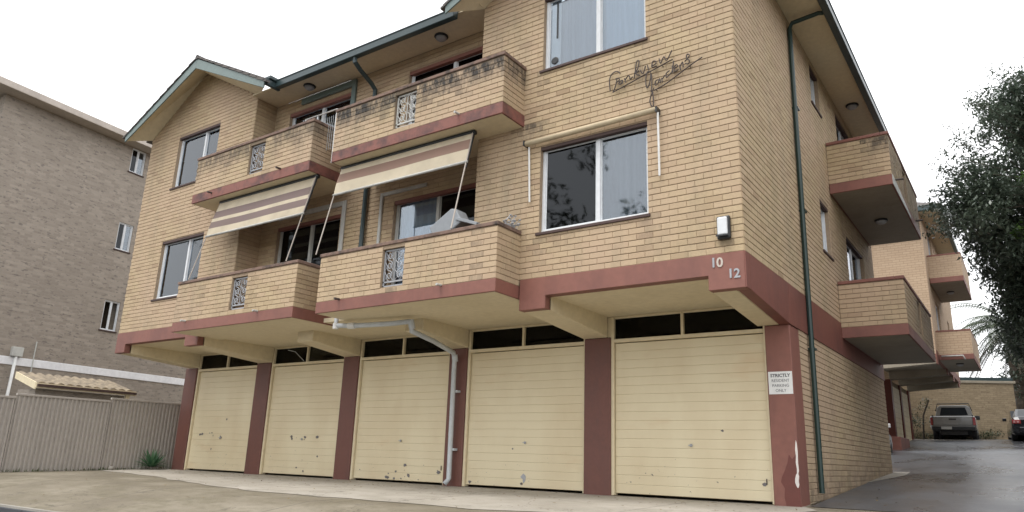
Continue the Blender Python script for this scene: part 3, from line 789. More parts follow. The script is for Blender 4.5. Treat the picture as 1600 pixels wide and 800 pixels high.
bal = balcony(*B2, ZB2, 2, (-5.63, -5.15, 5.78, 6.41), 1.0, slabmat='red_stained', gm='oldwhite'); spout(bal, -4.2, B2[2], 5.70)
bal = balcony(*B1, ZB1, 1, (-9.66, -9.18, 3.04, 3.67), 0, gm='numgrey'); spout(bal, -11.05, B1[2], 2.95); spout(bal, -8.75, B1[2], 2.95)
bal = balcony(*B1, ZB2, 2, (-9.66, -9.18, 5.78, 6.41), .7, slabmat='red_stained'); spout(bal, -8.6, B1[2], 5.70, mat='rust'); spout(bal, -10.8, B1[2], 5.62, mat='rust')
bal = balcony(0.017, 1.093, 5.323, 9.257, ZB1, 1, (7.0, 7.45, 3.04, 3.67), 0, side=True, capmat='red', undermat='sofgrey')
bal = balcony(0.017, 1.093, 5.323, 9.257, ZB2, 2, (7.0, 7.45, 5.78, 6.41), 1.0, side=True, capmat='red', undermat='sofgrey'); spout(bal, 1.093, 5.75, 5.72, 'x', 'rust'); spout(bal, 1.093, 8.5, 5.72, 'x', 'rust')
MB().prism([(5.323, 5.69), (5.60, 5.69), (7.6, 5.56), (7.6, 5.50), (5.33, 5.50)], 'x', 1.0935, 1.099).build('bare_slab_edge', 'oldwhite', bal)

# soffits, eaves, gutters, gables
mb = MB(); mb.box(XA-.0, XB+.0, -.14, YW-.002, ZS, ZS+.02); mb.build('soffit', 'cream', bld)
mb = MB(); mb.box(.002, .62, 0.0, 9.95, ZS, ZS+.02); mb.build('soffit', 'cream', bld)
def gutter_run(mb, pts):
    """box gutter with a lip along a polyline in plan; z is the bottom"""
    for (x0, y0, x1, y1) in pts:
        if abs(x1-x0) > abs(y1-y0): mb.box(x0, x1, y0-.07, y0+.05, 7.82, 7.97); mb.box(x0, x1, y0-.085, y0-.065, 7.955, 7.985)
        else: mb.box(x0-.05, x0+.07, y0, y1, 7.82, 7.97); mb.box(x0+.065, x0+.085, y0, y1, 7.955, 7.985)
    return mb
mb = MB(); gutter_run(mb, [(-9.56, -.20, -4.72, -.20)]); mb.build('gutter', 'gutter', bld, bevel=.012)
mb = MB(); mb.box(-9.62, -9.545, -.5, -.13, 7.80, 7.96); mb.box(-9.80, -9.50, -.44, -.13, 7.94, 8.02); mb.build('gutter', 'gutter', bld, bevel=.012)
mb = MB(); gutter_run(mb, [(.65, -.42, .65, 9.97)]); mb.build('gutter', 'gutter', bld, bevel=.012)
def gable(Wp, Bp, back_l, back_r):
    """Wp: wall rake (left, peak, right); Bp: foot of the barge board (left, peak, right) at the overhang"""
    yb = -.5; (la, lz), (pa, pz), (ra, rz) = Bp
    mb = MB()
    for (w0, w1, b0, b1, yk) in ((Wp[0], Wp[1], Bp[0], Bp[1], back_l), (Wp[1], Wp[2], Bp[1], Bp[2], back_r)):
        h = .04
        mb.hexa([(b0[0], yb, b0[1]+h), (b1[0], yb, b1[1]+h), (w1[0], .02, w1[1]), (w0[0], .02, w0[1]), (b0[0], yb, b0[1]+h+.04), (b1[0], yb, b1[1]+h+.04), (w1[0], .02, w1[1]+.04), (w0[0], .02, w0[1]+.04)])
    mb.build('gable_lining', 'cream', bld)
    for (x0, z0), s, yk, nm in ((Bp[0], -1, back_l, 0), (Bp[2], 1, back_r, 1)):
        T = .19; mb = MB()
        wp = Wp[1]; we = Wp[0] if s < 0 else Wp[2]; ov = .32 if yk > 1 else 0
        ex = we[0]+s*ov; ez = we[1]-.55*ov*(1 if ov else 0)+.05; a0 = (x0+s*.06, yb-.03, z0+T-.05); a1 = (pa, yb-.03, pz+T+.07); y2 = .02
        mb.hexa([a0, a1, (wp[0], y2, wp[1]+.19), (ex if yk < 1 else x0+s*.06, y2, ez+.14 if yk < 1 else z0+.30), tuple(Vector(a0)+Vector((0, 0, .06))), tuple(Vector(a1)+Vector((0, 0, .06))), (wp[0], y2, wp[1]+.27), (ex if yk < 1 else x0+s*.06, y2, (ez+.14 if yk < 1 else z0+.30)+.08)])
        if yk > 1: mb.hexa([(x0+s*.06, y2, z0+.22), (wp[0], y2, wp[1]+.15), (wp[0], yk, wp[1]+.15), (x0+s*.06, yk, z0+.22), (x0+s*.06, y2, z0+.30), (wp[0], y2, wp[1]+.25), (wp[0], yk, wp[1]+.25), (x0+s*.06, yk, z0+.30)])
        mb.build('roof', 'tile', bld)
        MB().prism([(pa, pz+.24), (x0, z0+.155), (x0, z0), (pa, pz)], 'y', yb-.028, yb-.002).build('barge_board', 'barge', bld, bevel=.004)
        mb = MB(); L_ = abs(x0-pa); n = int(L_/.27); sl = (pz+.27-z0-.15)/L_
        for k in range(n+1):
            t0 = k*.27; t1 = min(t0+.30, L_+.09); za, zb = pz+.29-sl*t0, pz+.29-sl*t1+.015
            mb.prism([(pa+s*t0, za-.03), (pa+s*t1, zb-.03), (pa+s*t1, zb+.012), (pa+s*t0, za-.008)], 'y', yb-.05, yb+.05)
        if s < 0: mb.tube([(pa, yb-.05, pz+.28), (pa, .3, pz+.30)], .06, 8)
        mb.build('roof_tiles', 'tile', bld, stuff=True)
gable(RAKE_L, [(-15.03, 7.75), (-12.29, 8.97), (-9.56, 7.70)], 6, -.15); gable(RAKE_R, [(-4.69, 7.70), (-1.95, 8.96), (.60, 7.76)], -.15, 9.97)
# main roof plane behind the gutter
mb = MB(); mb.hexa([(-9.55, -.24, 7.985), (-4.7, -.24, 7.985), (-4.6, 5, 10.6), (-9.8, 5, 10.6), (-9.55, -.24, 8.01), (-4.7, -.24, 8.01), (-4.6, 5, 10.65), (-9.8, 5, 10.65)])
mb.hexa([(-12.5, 5, 10.58), (-2.3, 5, 10.58), (-2.3, YE+.4, 7.98), (-12.5, YE+.4, 7.98), (-12.5, 5, 10.62), (-2.3, 5, 10.62), (-2.3, YE+.4, 8.02), (-12.5, YE+.4, 8.02)])
mb.build('roof', 'tile', bld)

# downpipes
def pipe(pts, rx, mat, name='downpipe', parent=bld, n=10): return MB().tube(pts, rx, n).build(name, mat, parent, smooth=True)
mb = MB(); X0 = .055; mb.tube([(.60, 2.96, 7.84), (.52, 2.96, 7.86), (.10, 2.93, 7.80), (X0, 2.92, 7.70), (X0, 2.86, 4.0), (X0, 2.80, .15)], .038, 8)
dp = mb.build('downpipe', 'pipegreen', bld)
for z in (6.2, 4.4, 2.2): MB().box(.0, .10, 2.78+z*.018, 2.92+z*.018, z, z+.03).build('bracket', 'pipegreen', dp)
mb = MB(); mb.tube([(-7.22, -.20, 7.83), (-7.22, -.20, 7.74), (-7.25, -.02, 7.66), (-7.29, .32, 7.55), (-7.29, .44, 7.46), (-7.29, .44, 7.30), (-7.29, .44, 2.80)], .045, 8); mb.build('downpipe', 'gutter', bld)
mb = MB(); mb.tube([(-7.27, .02, 2.85), (-7.27, .02, 2.66), (-6.9, .06, 2.635), (-6.12, .20, 2.635), (-5.72, .25, 2.65), (-5.70, .28, 2.60), (-5.72, .30, 2.50), (-5.75, .9, 2.42), (-5.93, 1.66, 2.33), (-5.96, 1.74, 2.25), (-5.96, 1.76, .12), (-6.0, 1.70, .03)], .044, 10)
pv = mb.build('waste_pipe', 'pipegrey', bld, smooth=True)
for z in (1.62, .6): MB().box(-6.02, -5.88, 1.76, 1.86, z, z+.04).build('bracket', 'pipegrey', pv)
for p, q in (((-7.27, .02, 2.70), (-7.27, .02, 2.60)), ((-6.98, .05, 2.637), (-6.84, .07, 2.635)), ((-5.72, .262, 2.68), (-5.70, .30, 2.53)), ((-5.955, 1.73, 2.30), (-5.96, 1.76, 2.18))): MB().tube([p, q], .055, 10).build('coupling', 'white' if p[0] < -6.5 else 'pipegrey', pv)

# ------------------------------------------------------------------ things fixed to or standing on the building
def ceiling_light(x, y, z, label):
    e = lthing('ceiling_light', (x, y, z), label, 'ceiling light', 'round ceiling lights under eaves and balconies')
    MB().lathe((0, 0, 0), [(.125, 0), (.13, -.02), (.115, -.035)], 18).build('base', 'blackmetal', e, smooth=False)
    MB().lathe((0, 0, 0), [(.105, -.035), (.10, -.06), (.07, -.085), (.02, -.095)], 16).build('diffuser', 'numgrey', e, smooth=True)
    return e
c0 = ceiling_light(-9.06, .22, ZS, 'round grey ceiling light under the eave above the left upper balcony')
for (x, y, z, lb) in ((-5.45, .25, ZS, 'round ceiling light under the eave above the right upper balcony'), (.31, 6.86, ZS, 'round ceiling light under the side eave above the upper side balcony'), (.57, 7.37, ZB2-.004, 'dark round ceiling light on the underside of the upper side balcony')):
    c = copy_tree(c0); c.location = (x, y, z); c['label'] = lb
# awnings
def mk_stripe(name, stops):
    m = NT(name); uv = m.n('ShaderNodeUVMap').outputs[0]; sp = m.n('ShaderNodeSeparateXYZ'); m.l(uv, sp.inputs[0])
    x = m.n('ShaderNodeValToRGB'); x.color_ramp.interpolation = 'CONSTANT'; e = x.color_ramp.elements
    while len(e) < len(stops): e.new(.5)
    for i, (p, c) in enumerate(stops): e[i].position = p; e[i].color = (*c, 1)
    m.l(sp.outputs[1], x.inputs[0]); c = m.mix(m.val(m.noise(3, detail=5), .4, .7, 0, .25), x.outputs[0], (.22, .18, .13))
    m.col(c); m.rough(.85); m.bump(m.noise(2.0, detail=2, stretch=(1, 1, .3)), .25, .06)
    tb = m.n('ShaderNodeBsdfTranslucent'); m.l(c, tb.inputs[0]); mx = m.n('ShaderNodeMixShader'); mx.inputs[0].default_value = .15
    m.l(m.b.outputs[0], mx.inputs[1]); m.l(tb.outputs[0], mx.inputs[2]); m.l(mx.outputs[0], m.out.inputs[0])
    return m.m
CRM, MAU, BRN = (.66, .575, .43), (.235, .175, .165), (.31, .20, .155)
def awning(TL, TR, FLt, FRt, t, stops, label, fname):
    TL, TR, FLt, FRt = map(Vector, (TL, TR, FLt, FRt))
    e = thing('awning', tuple(TL), label, 'awning', 'striped drop awnings over the lower balconies')
    mb = MB(); n, m_ = 24, 8; uvs = []
    for i in range(n+1):
        for j in range(m_+1):
            s = i/n; v = j/m_; p = (TL.lerp(TR, s)).lerp(FLt.lerp(FRt, s), v*t)
            p = p+Vector((0, -.012*sin(s*9+v*2)*v-.02*sin(v*pi), -.012*sin(s*pi)*v)); mb.v.append(tuple(p)); uvs.append((s, v))
    mb.f = [(i*(m_+1)+j, (i+1)*(m_+1)+j, (i+1)*(m_+1)+j+1, i*(m_+1)+j+1) for i in range(n) for j in range(m_)]
    MAT[fname] = mk_stripe(fname, stops)
    o = mb.build('fabric', fname, e, smooth=True, fix=False)
    ul = o.data.uv_layers.new(name='UVMap')
    for p in o.data.polygons:
        for li in p.loop_indices: ul.data[li].uv = uvs[o.data.loops[li].vertex_index]
    MB().tube([TL+Vector((-.03, .03, .01)), TR+Vector((.03, .03, .01))], .045, 10).build('roller', 'blackmetal', e, smooth=True)
    bl, br_ = TL.lerp(FLt, t), TR.lerp(FRt, t); MB().tube([bl+Vector((-.02, 0, -.01)), br_+Vector((.02, 0, -.01))], .022, 8).build('bottom_bar', 'oldwhite', e, smooth=True)
    MB().tube([TL, FLt], .0115, 6).build('rod', 'palegrey', e); MB().tube([TR, FRt], .0115, 6).build('rod', 'palegrey', e)
    a, b2 = TR.lerp(FRt, t*1.25)+Vector((0, .02, .02)), TR.lerp(FRt, .02)+Vector((.0, .03, 0)); MB().tube([a, b2], .022, 6).build('spring_arm', 'blackmetal', e)
    return e
awning((-7.08, -.36, 5.45), (-4.09, -.35, 5.45), (-7.24, -.605, 3.80), (-4.2, -.61, 3.80), .31, [(0, CRM), (.24, BRN), (.58, CRM)], 'cream awning with one broad brown stripe over the right lower balcony', 'awning_single_stripe')
awning((-10.76, -.36, 5.45), (-7.80, -.35, 5.45), (-11.13, -.585, 3.80), (-8.08, -.575, 3.80), .44, [(0, CRM), (.28, MAU), (.50, CRM), (.60, MAU), (.79, CRM)], 'cream awning with two mauve stripes over the left lower balcony', 'awning_double_stripe')
# rolled blind over the right front window
e = thing('rolled_awning', (-3.22, -.09, 5.16), 'rolled up cream blind with two hanging rods above the lower right window', 'window blind')
MB().tube([(-3.24, -.09, 5.15), (-1.08, -.09, 5.17)], .042, 12).build('roll', mk_stripe('rolled_cream', [(0, (.60, .50, .34)), (.5, (.62, .52, .36))]), e, smooth=True)
for x in (-3.26, -1.07): MB().box(x-.012, x+.012, -.13, -.012, 5.12, 5.20).build('bracket', 'blackmetal', e)
MB().tube([(-3.20, -.06, 5.10), (-3.17, -.05, 4.21)], .015, 6).build('rod', 'white', e); MB().tube([(-1.06, -.09, 5.12), (-1.07, -.05, 4.21)], .015, 6).build('rod', 'white', e)
# bulkhead lamp
e = thing('wall_lamp', (-.23, 0, 3.34), 'rectangular bulkhead lamp with black rim at the right corner of the front wall', 'wall lamp')
MB().box(-.315, -.145, -.07, -.008, 3.20, 3.50).build('housing', 'blackmetal', e, bevel=.02)
MB().box(-.295, -.165, -.115, -.07, 3.235, 3.475).build('diffuser', 'alu', e, bevel=.025)
MB().box(-.31, -.15, -.118, -.108, 3.225, 3.245).build('guard', 'blackmetal', e)
# script name in wrought rod
STK = [[(-1.81, 5.67), (-1.82, 5.76), (-1.82, 5.86), (-1.79, 5.93), (-1.73, 5.96), (-1.67, 5.94), (-1.65, 5.9)], [(-1.7, 5.85), (-1.71, 5.78), (-1.74, 5.69), (-1.77, 5.64)], [(-1.73, 5.84), (-1.67, 5.84), (-1.67, 5.8), (-1.72, 5.78)], [(-1.62, 5.79), (-1.66, 5.78), (-1.67, 5.75), (-1.63, 5.74), (-1.61, 5.79), (-1.61, 5.74)], [(-1.58, 5.81), (-1.56, 5.74)], [(-1.57, 5.78), (-1.53, 5.83), (-1.50, 5.82), (-1.49, 5.77), (-1.45, 5.80)], [(-1.43, 5.77), (-1.41, 5.88), (-1.39, 6.01), (-1.36, 6.03), (-1.35, 6.0), (-1.37, 5.91), (-1.42, 5.83)], [(-1.35, 5.87), (-1.4, 5.83), (-1.34, 5.79)], [(-1.33, 5.87), (-1.29, 5.80), (-1.25, 5.91)], [(-1.22, 5.91), (-1.20, 5.83)], [(-1.15, 5.88), (-1.09, 5.9), (-1.1, 5.94), (-1.14, 5.94), (-1.15, 5.86), (-1.08, 5.86)], [(-1.04, 5.96), (-1.02, 5.88), (-.97, 5.97), (-.93, 5.90), (-.85, 6.03)], [(-1.77, 5.64), (-1.46, 5.72), (-1.22, 5.79), (-1.03, 5.84), (-.84, 5.89)],
 [(-1.17, 5.79), (-1.21, 5.81), (-1.24, 5.76), (-1.25, 5.67), (-1.24, 5.57), (-1.21, 5.58), (-1.18, 5.68), (-1.17, 5.77), (-1.16, 5.7), (-1.16, 5.58), (-1.17, 5.48)], [(-1.13, 5.53), (-1.15, 5.48), (-1.18, 5.4), (-1.19, 5.33), (-1.16, 5.25), (-1.14, 5.27), (-1.14, 5.39), (-1.15, 5.48)], [(-1.06, 5.64), (-1.1, 5.63), (-1.11, 5.57), (-1.07, 5.58), (-1.04, 5.65), (-1.03, 5.58)], [(-1.01, 5.65), (-1., 5.58)], [(-1., 5.63), (-.96, 5.68)], [(-.89, 5.73), (-.94, 5.7), (-.94, 5.64), (-.89, 5.67), (-.85, 5.72), (-.83, 5.86)], [(-.85, 5.79), (-.84, 5.67)], [(-.82, 5.74), (-.77, 5.76), (-.79, 5.79), (-.82, 5.76), (-.81, 5.69), (-.76, 5.71)], [(-.74, 5.77), (-.73, 5.69)], [(-.74, 5.74), (-.7, 5.8), (-.69, 5.72)], [(-.67, 5.8), (-.62, 5.84), (-.6, 5.88), (-.63, 5.9), (-.64, 5.84), (-.6, 5.79), (-.62, 5.75), (-.66, 5.77)], [(-1.13, 5.49), (-.96, 5.54), (-.75, 5.64), (-.59, 5.72), (-.42, 5.79)]]
e = thing('name_sign', (-1.2, 0, 5.7), 'wrought iron script lettering reading Parkview Gardens on the front wall between two windows', 'sign')
def smooth_pts(p, k=4):
    if len(p) < 3: return p
    res = []
    for i in range(len(p)-1):
        p0, p1, p2, p3 = p[max(i-1, 0)], p[i], p[i+1], p[min(i+2, len(p)-1)]
        for j in range(k):
            t = j/k; res.append(tuple(.5*((2*b)+(c-a)*t+(2*a-5*b+4*c-d)*t*t+(3*b-a-3*c+d)*t**3) for a, b, c, d in zip(p0, p1, p2, p3)))
    return res+[p[-1]]
for nm, part in (('first_word', STK[:13]), ('second_word', STK[13:])):
    mb = MB()
    for s in part: mb.tube([(x, -.05, z) for x, z in smooth_pts(s)], .0092, 5)
    mb.build(nm, 'rust', e)
mb = MB()
for x, z in ((-1.6, 5.69), (-1.0, 5.84), (-1.1, 5.5), (-.6, 5.71)): mb.tube([(x, -.05, z), (x, -.0, z)], .006, 5)
mb.build('fixing_pins', 'rust', e)
def text_mesh(body, size, name, mat, parent, loc, align='CENTER', depth=.004, spacing=1., bold=0):
    cu = bpy.data.curves.new(name, 'FONT'); cu.body = body; cu.size = size; cu.extrude = depth; cu.align_x = align; cu.space_character = spacing; cu.offset = bold; cu.resolution_u = 3
    t = bpy.data.objects.new(name, cu); SC.collection.objects.link(t)
    bpy.context.view_layer.update()
    me = bpy.data.meshes.new_from_object(t.evaluated_get(bpy.context.evaluated_depsgraph_get()))
    bpy.data.objects.remove(t)
    bx = BASE[parent.name]
    for v in me.vertices:
        x, y, z = v.co; v.co = (x+loc[0]-bx[0], loc[1]-z-bx[1], y+loc[2]-bx[2])
    me.materials.clear(); me.materials.append(MAT[mat])
    o = bpy.data.objects.new(name, me); SC.collection.objects.link(o); o.parent = parent; return o
e = thing('house_number', (-.35, -.02, 2.86), 'metal house number 10 on the red band at the right corner', 'house number', 'metal house numbers on the red band')
text_mesh('1', .17, 'digit', 'numgrey', e, (-.385, -.026, 2.862), bold=.004); text_mesh('0', .17, 'digit', 'palegrey', e, (-.305, -.026, 2.858), bold=.004)
e = thing('house_number', (-.12, -.02, 2.70), 'dull metal house number 12 below and right of the number 10', 'house number', 'metal house numbers on the red band')
text_mesh('1', .16, 'digit', 'numgrey', e, (-.175, -.026, 2.705), bold=.004); text_mesh('2', .16, 'digit', 'numgrey', e, (-.095, -.026, 2.700), bold=.004)
e = thing('parking_sign', (-.17, YD, 1.6), 'small white parking sign with black lettering on the red corner post', 'sign')
MB().box(-.333, -.008, YD-.006, YD-.001, 1.465, 1.775).build('plate', 'white', e)
MAT['ink'] = paint('sign_ink', (.10, .10, .11), .6, 0)
for i, (tx, sz, bo) in enumerate((('STRICTLY', .062, .002), ('RESIDENT', .055, .0), ('PARKING', .055, .0), ('ONLY', .055, .0))):
    text_mesh(tx, sz, 'lettering', 'ink', e, (-.17, YD-.0075, 1.70-.068*i), depth=.0005, bold=bo)
MAT['coolergrey'] = paint('grey_plastic', (.27, .29, .31), .5, .2)
# clutter on the balconies
e = thing('folded_panel', (-4.4, -.2, 3.85), 'grey plastic air cooler lying tilted behind the parapet of the right lower balcony', 'air cooler')
c, s_ = cos(radians(32)), sin(radians(32))
def rot(p, cx, cz, a): return (cx+p[0]*cos(a)-p[1]*sin(a), cz+p[0]*sin(a)+p[1]*cos(a))
MB().prism([rot(p, -4.55, 3.98, radians(30)) for p in ((-.28, -.16), (.30, -.16), (.30, .10), (.22, .17), (-.28, .17))], 'y', -.36, -.10).build('housing', 'coolergrey', e, bevel=.02)
MB().prism([rot(p, -4.36, 3.93, radians(-20)) for p in ((0, .10), (.44, .10), (.44, .15), (0, .15))], 'y', -.38, -.05).build('lid', 'coolergrey', e, bevel=.006)
MB().prism([rot(p, -4.40, 3.90, radians(48)) for p in ((-.20, -.10), (.05, -.10), (.05, -.05), (-.20, -.05))], 'y', -.366, -.36).build('vent', 'blackmetal', e)
e['category'] = 'air cooler'; e.name = 'air_cooler'; BASE['air_cooler'] = BASE.get('folded_panel')
e = thing('clothes_airer', (-8.0, -.25, 6.2), 'white framed clothes airer standing on the left upper balcony above its parapet', 'clothes airer')
MB().tube([(-8.42, -.25, 5.70), (-8.42, -.25, 6.80), (-7.52, -.25, 6.80), (-7.52, -.25, 5.70)], .018, 6).build('frame', 'white', e)
mb = MB()
for k in range(9): mb.tube([(-8.0+k*.055, -.24, 6.0), (-8.0+k*.055, -.24, 6.70)], .004, 4)
mb.box(-8.08, -8.05, -.26, -.23, 5.7, 6.78); mb.build('wire', 'pipegrey', e)
e = thing('dried_plant', (-3.38, -.1, 3.8), 'small grey lichen covered twigs on the right end of the lower right balcony cap', 'plant')
mb = MB(); rr = random.Random(5)
for k in range(26):
    a = rr.uniform(0, 2*pi); b2 = rr.uniform(.2, 1.4); L_ = rr.uniform(.08, .22); p = Vector((-3.42+rr.uniform(-.04, .04), -.12+rr.uniform(-.22, .1), 3.80))
    q = p+Vector((cos(a)*cos(b2), sin(a)*cos(b2), sin(b2)))*L_; mb.tube([p, (p+q)/2+Vector((0, 0, .02)), q], .006, 4)
    mb.lathe(q, [(.012, -.01), (.022, 0), (.01, .012)], 5)
mb.build('twigs', 'numgrey', e, stuff=True)

# ------------------------------------------------------------------ left: fence, agave, neighbour, lean-to
fx = -15.35
fen = thing('steel_fence', (fx, -2, 0), 'taupe corrugated steel fence running out from the left end of the garages', 'fence')
for k in range(7):
    y0 = -9.6+k*2.0; y1 = y0+1.985; mb = MB(); n = 22; pr = []
    z0 = min(g(-15, y0), g(-15, y1))-.05; z1 = 1.50+.035*(y0+1.6)
    ys = []
    for j in range(n):
        a = y0+(y1-y0)*j/n; w_ = (y1-y0)/n
        ys += [(a, 0), (a+w_*.35, 0), (a+w_*.5, .032), (a+w_*.85, .032)]
    ys.append((y1, 0))
    for (y, d) in ys: mb.v += [(fx+d, y, z0), (fx+d, y, z1)]
    mb.f = [(2*j, 2*j+2, 2*j+3, 2*j+1) for j in range(len(ys)-1)]
    mb.build('fence_panel', 'fence', fen, fix=False)
    MB().hexa([(fx-.01, y0-.007, z1-.01), (fx+.05, y0-.007, z1-.01), (fx+.05, y1+.007, z1+.035*0-.01), (fx-.01, y1+.007, z1-.01), (fx-.01, y0-.007, z1+.035), (fx+.05, y0-.007, z1+.035), (fx+.05, y1+.007, z1+.035), (fx-.01, y1+.007, z1+.035)]).build('rail', 'fence', fen, bevel=.004)
    MB().box(fx-.012, fx+.042, y1, y1+.015, z0, z1).build('fence_post', 'fence', fen)
def leaf_mesh(mb, base, az, el, L_, w0, curve=.4, n=6, fold=.25):
    p = Vector(base); d = Vector((cos(az)*cos(el), sin(az)*cos(el), sin(el))); side = Vector((-sin(az), cos(az), 0)); prev = None
    for k in range(n+1):
        t = k/n; w_ = w0*(.55+.9*t if t < .4 else (1-t)/.6*.91)+.001
        up = side.cross(d).normalized(); i = len(mb.v)
        mb.v += [tuple(p-side*w_+up*w_*fold*-1), tuple(p), tuple(p+side*w_+up*w_*fold*-1)] if False else [tuple(p-side*w_+up*w_*fold), tuple(p), tuple(p+side*w_+up*w_*fold)]
        if prev is not None: mb.f += [(prev, prev+1, i+1, i), (prev+1, prev+2, i+2, i+1)]
        prev = i; p = p+d*L_/n; d = (d+Vector((0, 0, -curve/n))).normalized()
def mk_leafmat(name, a, b, rough=.5, trans=.25, spec=.5):
    m = NT(name); at = m.n('ShaderNodeAttribute', attribute_name='rnd').outputs['Fac']
    c = m.mix(at, a, b); c = m.mix(m.val(m.noise(2.0, detail=3), .35, .65, 0, .5), c, tuple(x*.7 for x in a)); m.col(c); m.rough(rough); m.b.inputs['Specular IOR Level'].default_value = spec
    tb = m.n('ShaderNodeBsdfTranslucent'); m.l(c, tb.inputs[0]); mx = m.n('ShaderNodeMixShader'); mx.inputs[0].default_value = trans
    m.l(m.b.outputs[0], mx.inputs[1]); m.l(tb.outputs[0], mx.inputs[2]); m.l(mx.outputs[0], m.out.inputs[0]); return m.m
MAT['agave'] = mk_leafmat('agave_leaf', (.045, .11, .055), (.10, .20, .10), .45)
e = thing('agave_plant', (-15.0, 1.45, 0), 'spiky green agave rosette at the foot of the fence beside the first red post', 'plant')
rr = random.Random(11)
for k in range(46):
    mb = MB(); t = k/46; az = k*2.39996; el = 1.35-1.25*t+rr.uniform(-.08, .08); r0 = .03+.03*t
    leaf_mesh(mb, (-15.0+cos(az)*r0, 1.45+sin(az)*r0, .05), az, el, .46*rr.uniform(.8, 1.1), .036, .45)
    o = mb.build('leaf', 'agave', e, fix=False, smooth=True, attrs={'rnd': [rr.random()]*len(mb.v)})
MAT['litter'] = mk_leafmat('fallen_leaf', (.12, .075, .03), (.22, .16, .06), .8, .1)
rl = random.Random(8); mb = MB(); att = []
for k in range(420):
    if rl.random() < .55: x, y = rl.uniform(-15.2, .2), min(1.8, rl.gauss(1.2, .7))
    elif rl.random() < .5: x, y = rl.uniform(.1, 3.2), rl.uniform(2.2, 14)
    else: x, y = rl.uniform(-14, 4), rl.uniform(-3.6, 1.6)
    n0 = len(mb.v); leaf_mesh(mb, (x, y, g(x, y)+.008), rl.uniform(0, 6.28), rl.uniform(-.05, .35), rl.uniform(.03, .07), rl.uniform(.008, .016), .5, 2); att += [rl.random()]*(len(mb.v)-n0)
o = mb.build('fallen_leaves', 'litter', None, fix=False, attrs={'rnd': att}); tag(o, 'dry fallen leaves and grit scattered over the concrete and driveway', 'leaf litter', kind='stuff')
MAT['weed'] = mk_leafmat('weed_leaf', (.05, .075, .02), (.10, .13, .04))
mb = MB(); att = []
for k in range(900):
    y = rr.uniform(-3.9, 2.4); dens = .5+.5*sin(y*2.7)*sin(y*1.1+1)
    if rr.random() > dens: continue
    n0 = len(mb.v); leaf_mesh(mb, (fx+.06+rr.uniform(-.01, .07), y, g(-15, y)-.01), rr.uniform(0, 6.28), rr.uniform(.5, 1.4), rr.uniform(.03, .10), .007, .6, 3); att += [rr.random()]*(len(mb.v)-n0)
o = mb.build('weeds', 'weed', None, fix=False, attrs={'rnd': att}); tag(o, 'low weeds growing along the foot of the steel fence', 'weeds', kind='stuff')
for (x, y, sc, lb) in ((-15.1, .55, 1.0, 'small pale stone on the concrete by the fence'),):
    me = MB().lathe((x, y, g(x, y)), [(.05, 0), (.07, .03), (.06, .06), (.02, .08)], 7); o = me.build('stone', 'kerbc', smooth=True); tag(o, lb, 'stone')

# neighbouring building: local frame s along its wall, d outwards (towards +X)
NP = Vector((-22.89, 3.64, 0)); ND = Vector((-.14, 1, 0)).normalized(); NA = math.atan2(ND.x, ND.y)
nb = lthing('brick_apartment_building', (NP.x, NP.y, 0), 'tall grey brown brick apartment building at the left with a white band and small windows', 'apartment building')
nb.rotation_euler.z = -NA
# local: x outward, y along wall
def nbox(x0, x1, y0, y1, z0, z1): return MB().box(x0, x1, y0, y1, z0, z1)
NW = Wall('side', 0.)
nops = [(-.29, .26, 9.98, 10.88), (-.29, .26, 7.10, 8.08), (-.29, .28, 4.28, 5.30)]
mb = wallgrid(MB(), NW, -4.6, 9, -1.2, 10.9, nops); mb.build('side_wall', 'nbrick', nb, fix=False, uv=True)
mb = MB(); mb.box(-9, -.0, -4.62, -4.6, -1.2, 10.9); mb.box(-9, 0, 9.0, 9.1, -1.2, 10.9); mb.build('end_wall', 'nbrick', nb, uv=True)
mb = MB(); mb.box(-1, -.6, -1, 1, 3.5, 10.9); mb.build('inner_wall', 'dark', nb)
for (a, b2, c, d) in nops:
    wn = window(NW, a, b2, c, d, parent=nb, fw=.035, left='glassdark', right='glass', curt=(None, 'curtain_dim'), dep=.05, frame='alu')
nbox(-.01, .03, -4.7, 9, 2.76, 3.0).build('white_band', 'bandwhite', nb, bevel=.01)
mb = MB(); mb.box(-9.5, .55, -5.1, 9.4, 10.9, 10.95); mb.build('soffit', 'palegrey', nb)
mb = MB(); mb.box(.50, .60, -5.2, 9.4, 10.88, 11.10); mb.box(-9.5, .60, -5.25, -5.15, 10.88, 11.10); mb.build('gutter', 'palegrey', nb, bevel=.02)
mb = MB(); mb.hexa([(-9.5, -5.2, 11.05), (.55, -5.2, 11.05), (.55, 9.4, 11.05), (-9.5, 9.4, 11.05), (-5, -1.5, 13), (-4, -1.5, 13), (-4, 6, 13), (-5, 6, 13)]); mb.build('roof', 'tilebrown', nb)
mb = MB(); mb.tube([(.08, -2.78, 3.1), (.08, -2.82, -.5)], .045, 8); mb.build('downpipe', 'white', nb, smooth=True)
nbox(.0, .14, -2.93, -2.62, 3.02, 3.30).build('rainwater_head', 'oldwhite', nb, bevel=.01)
MB().tube([(.06, -2.25, 3.55), (.06, -2.25, 2.4)], .018, 6).build('vent_pipe', 'oldwhite', nb)
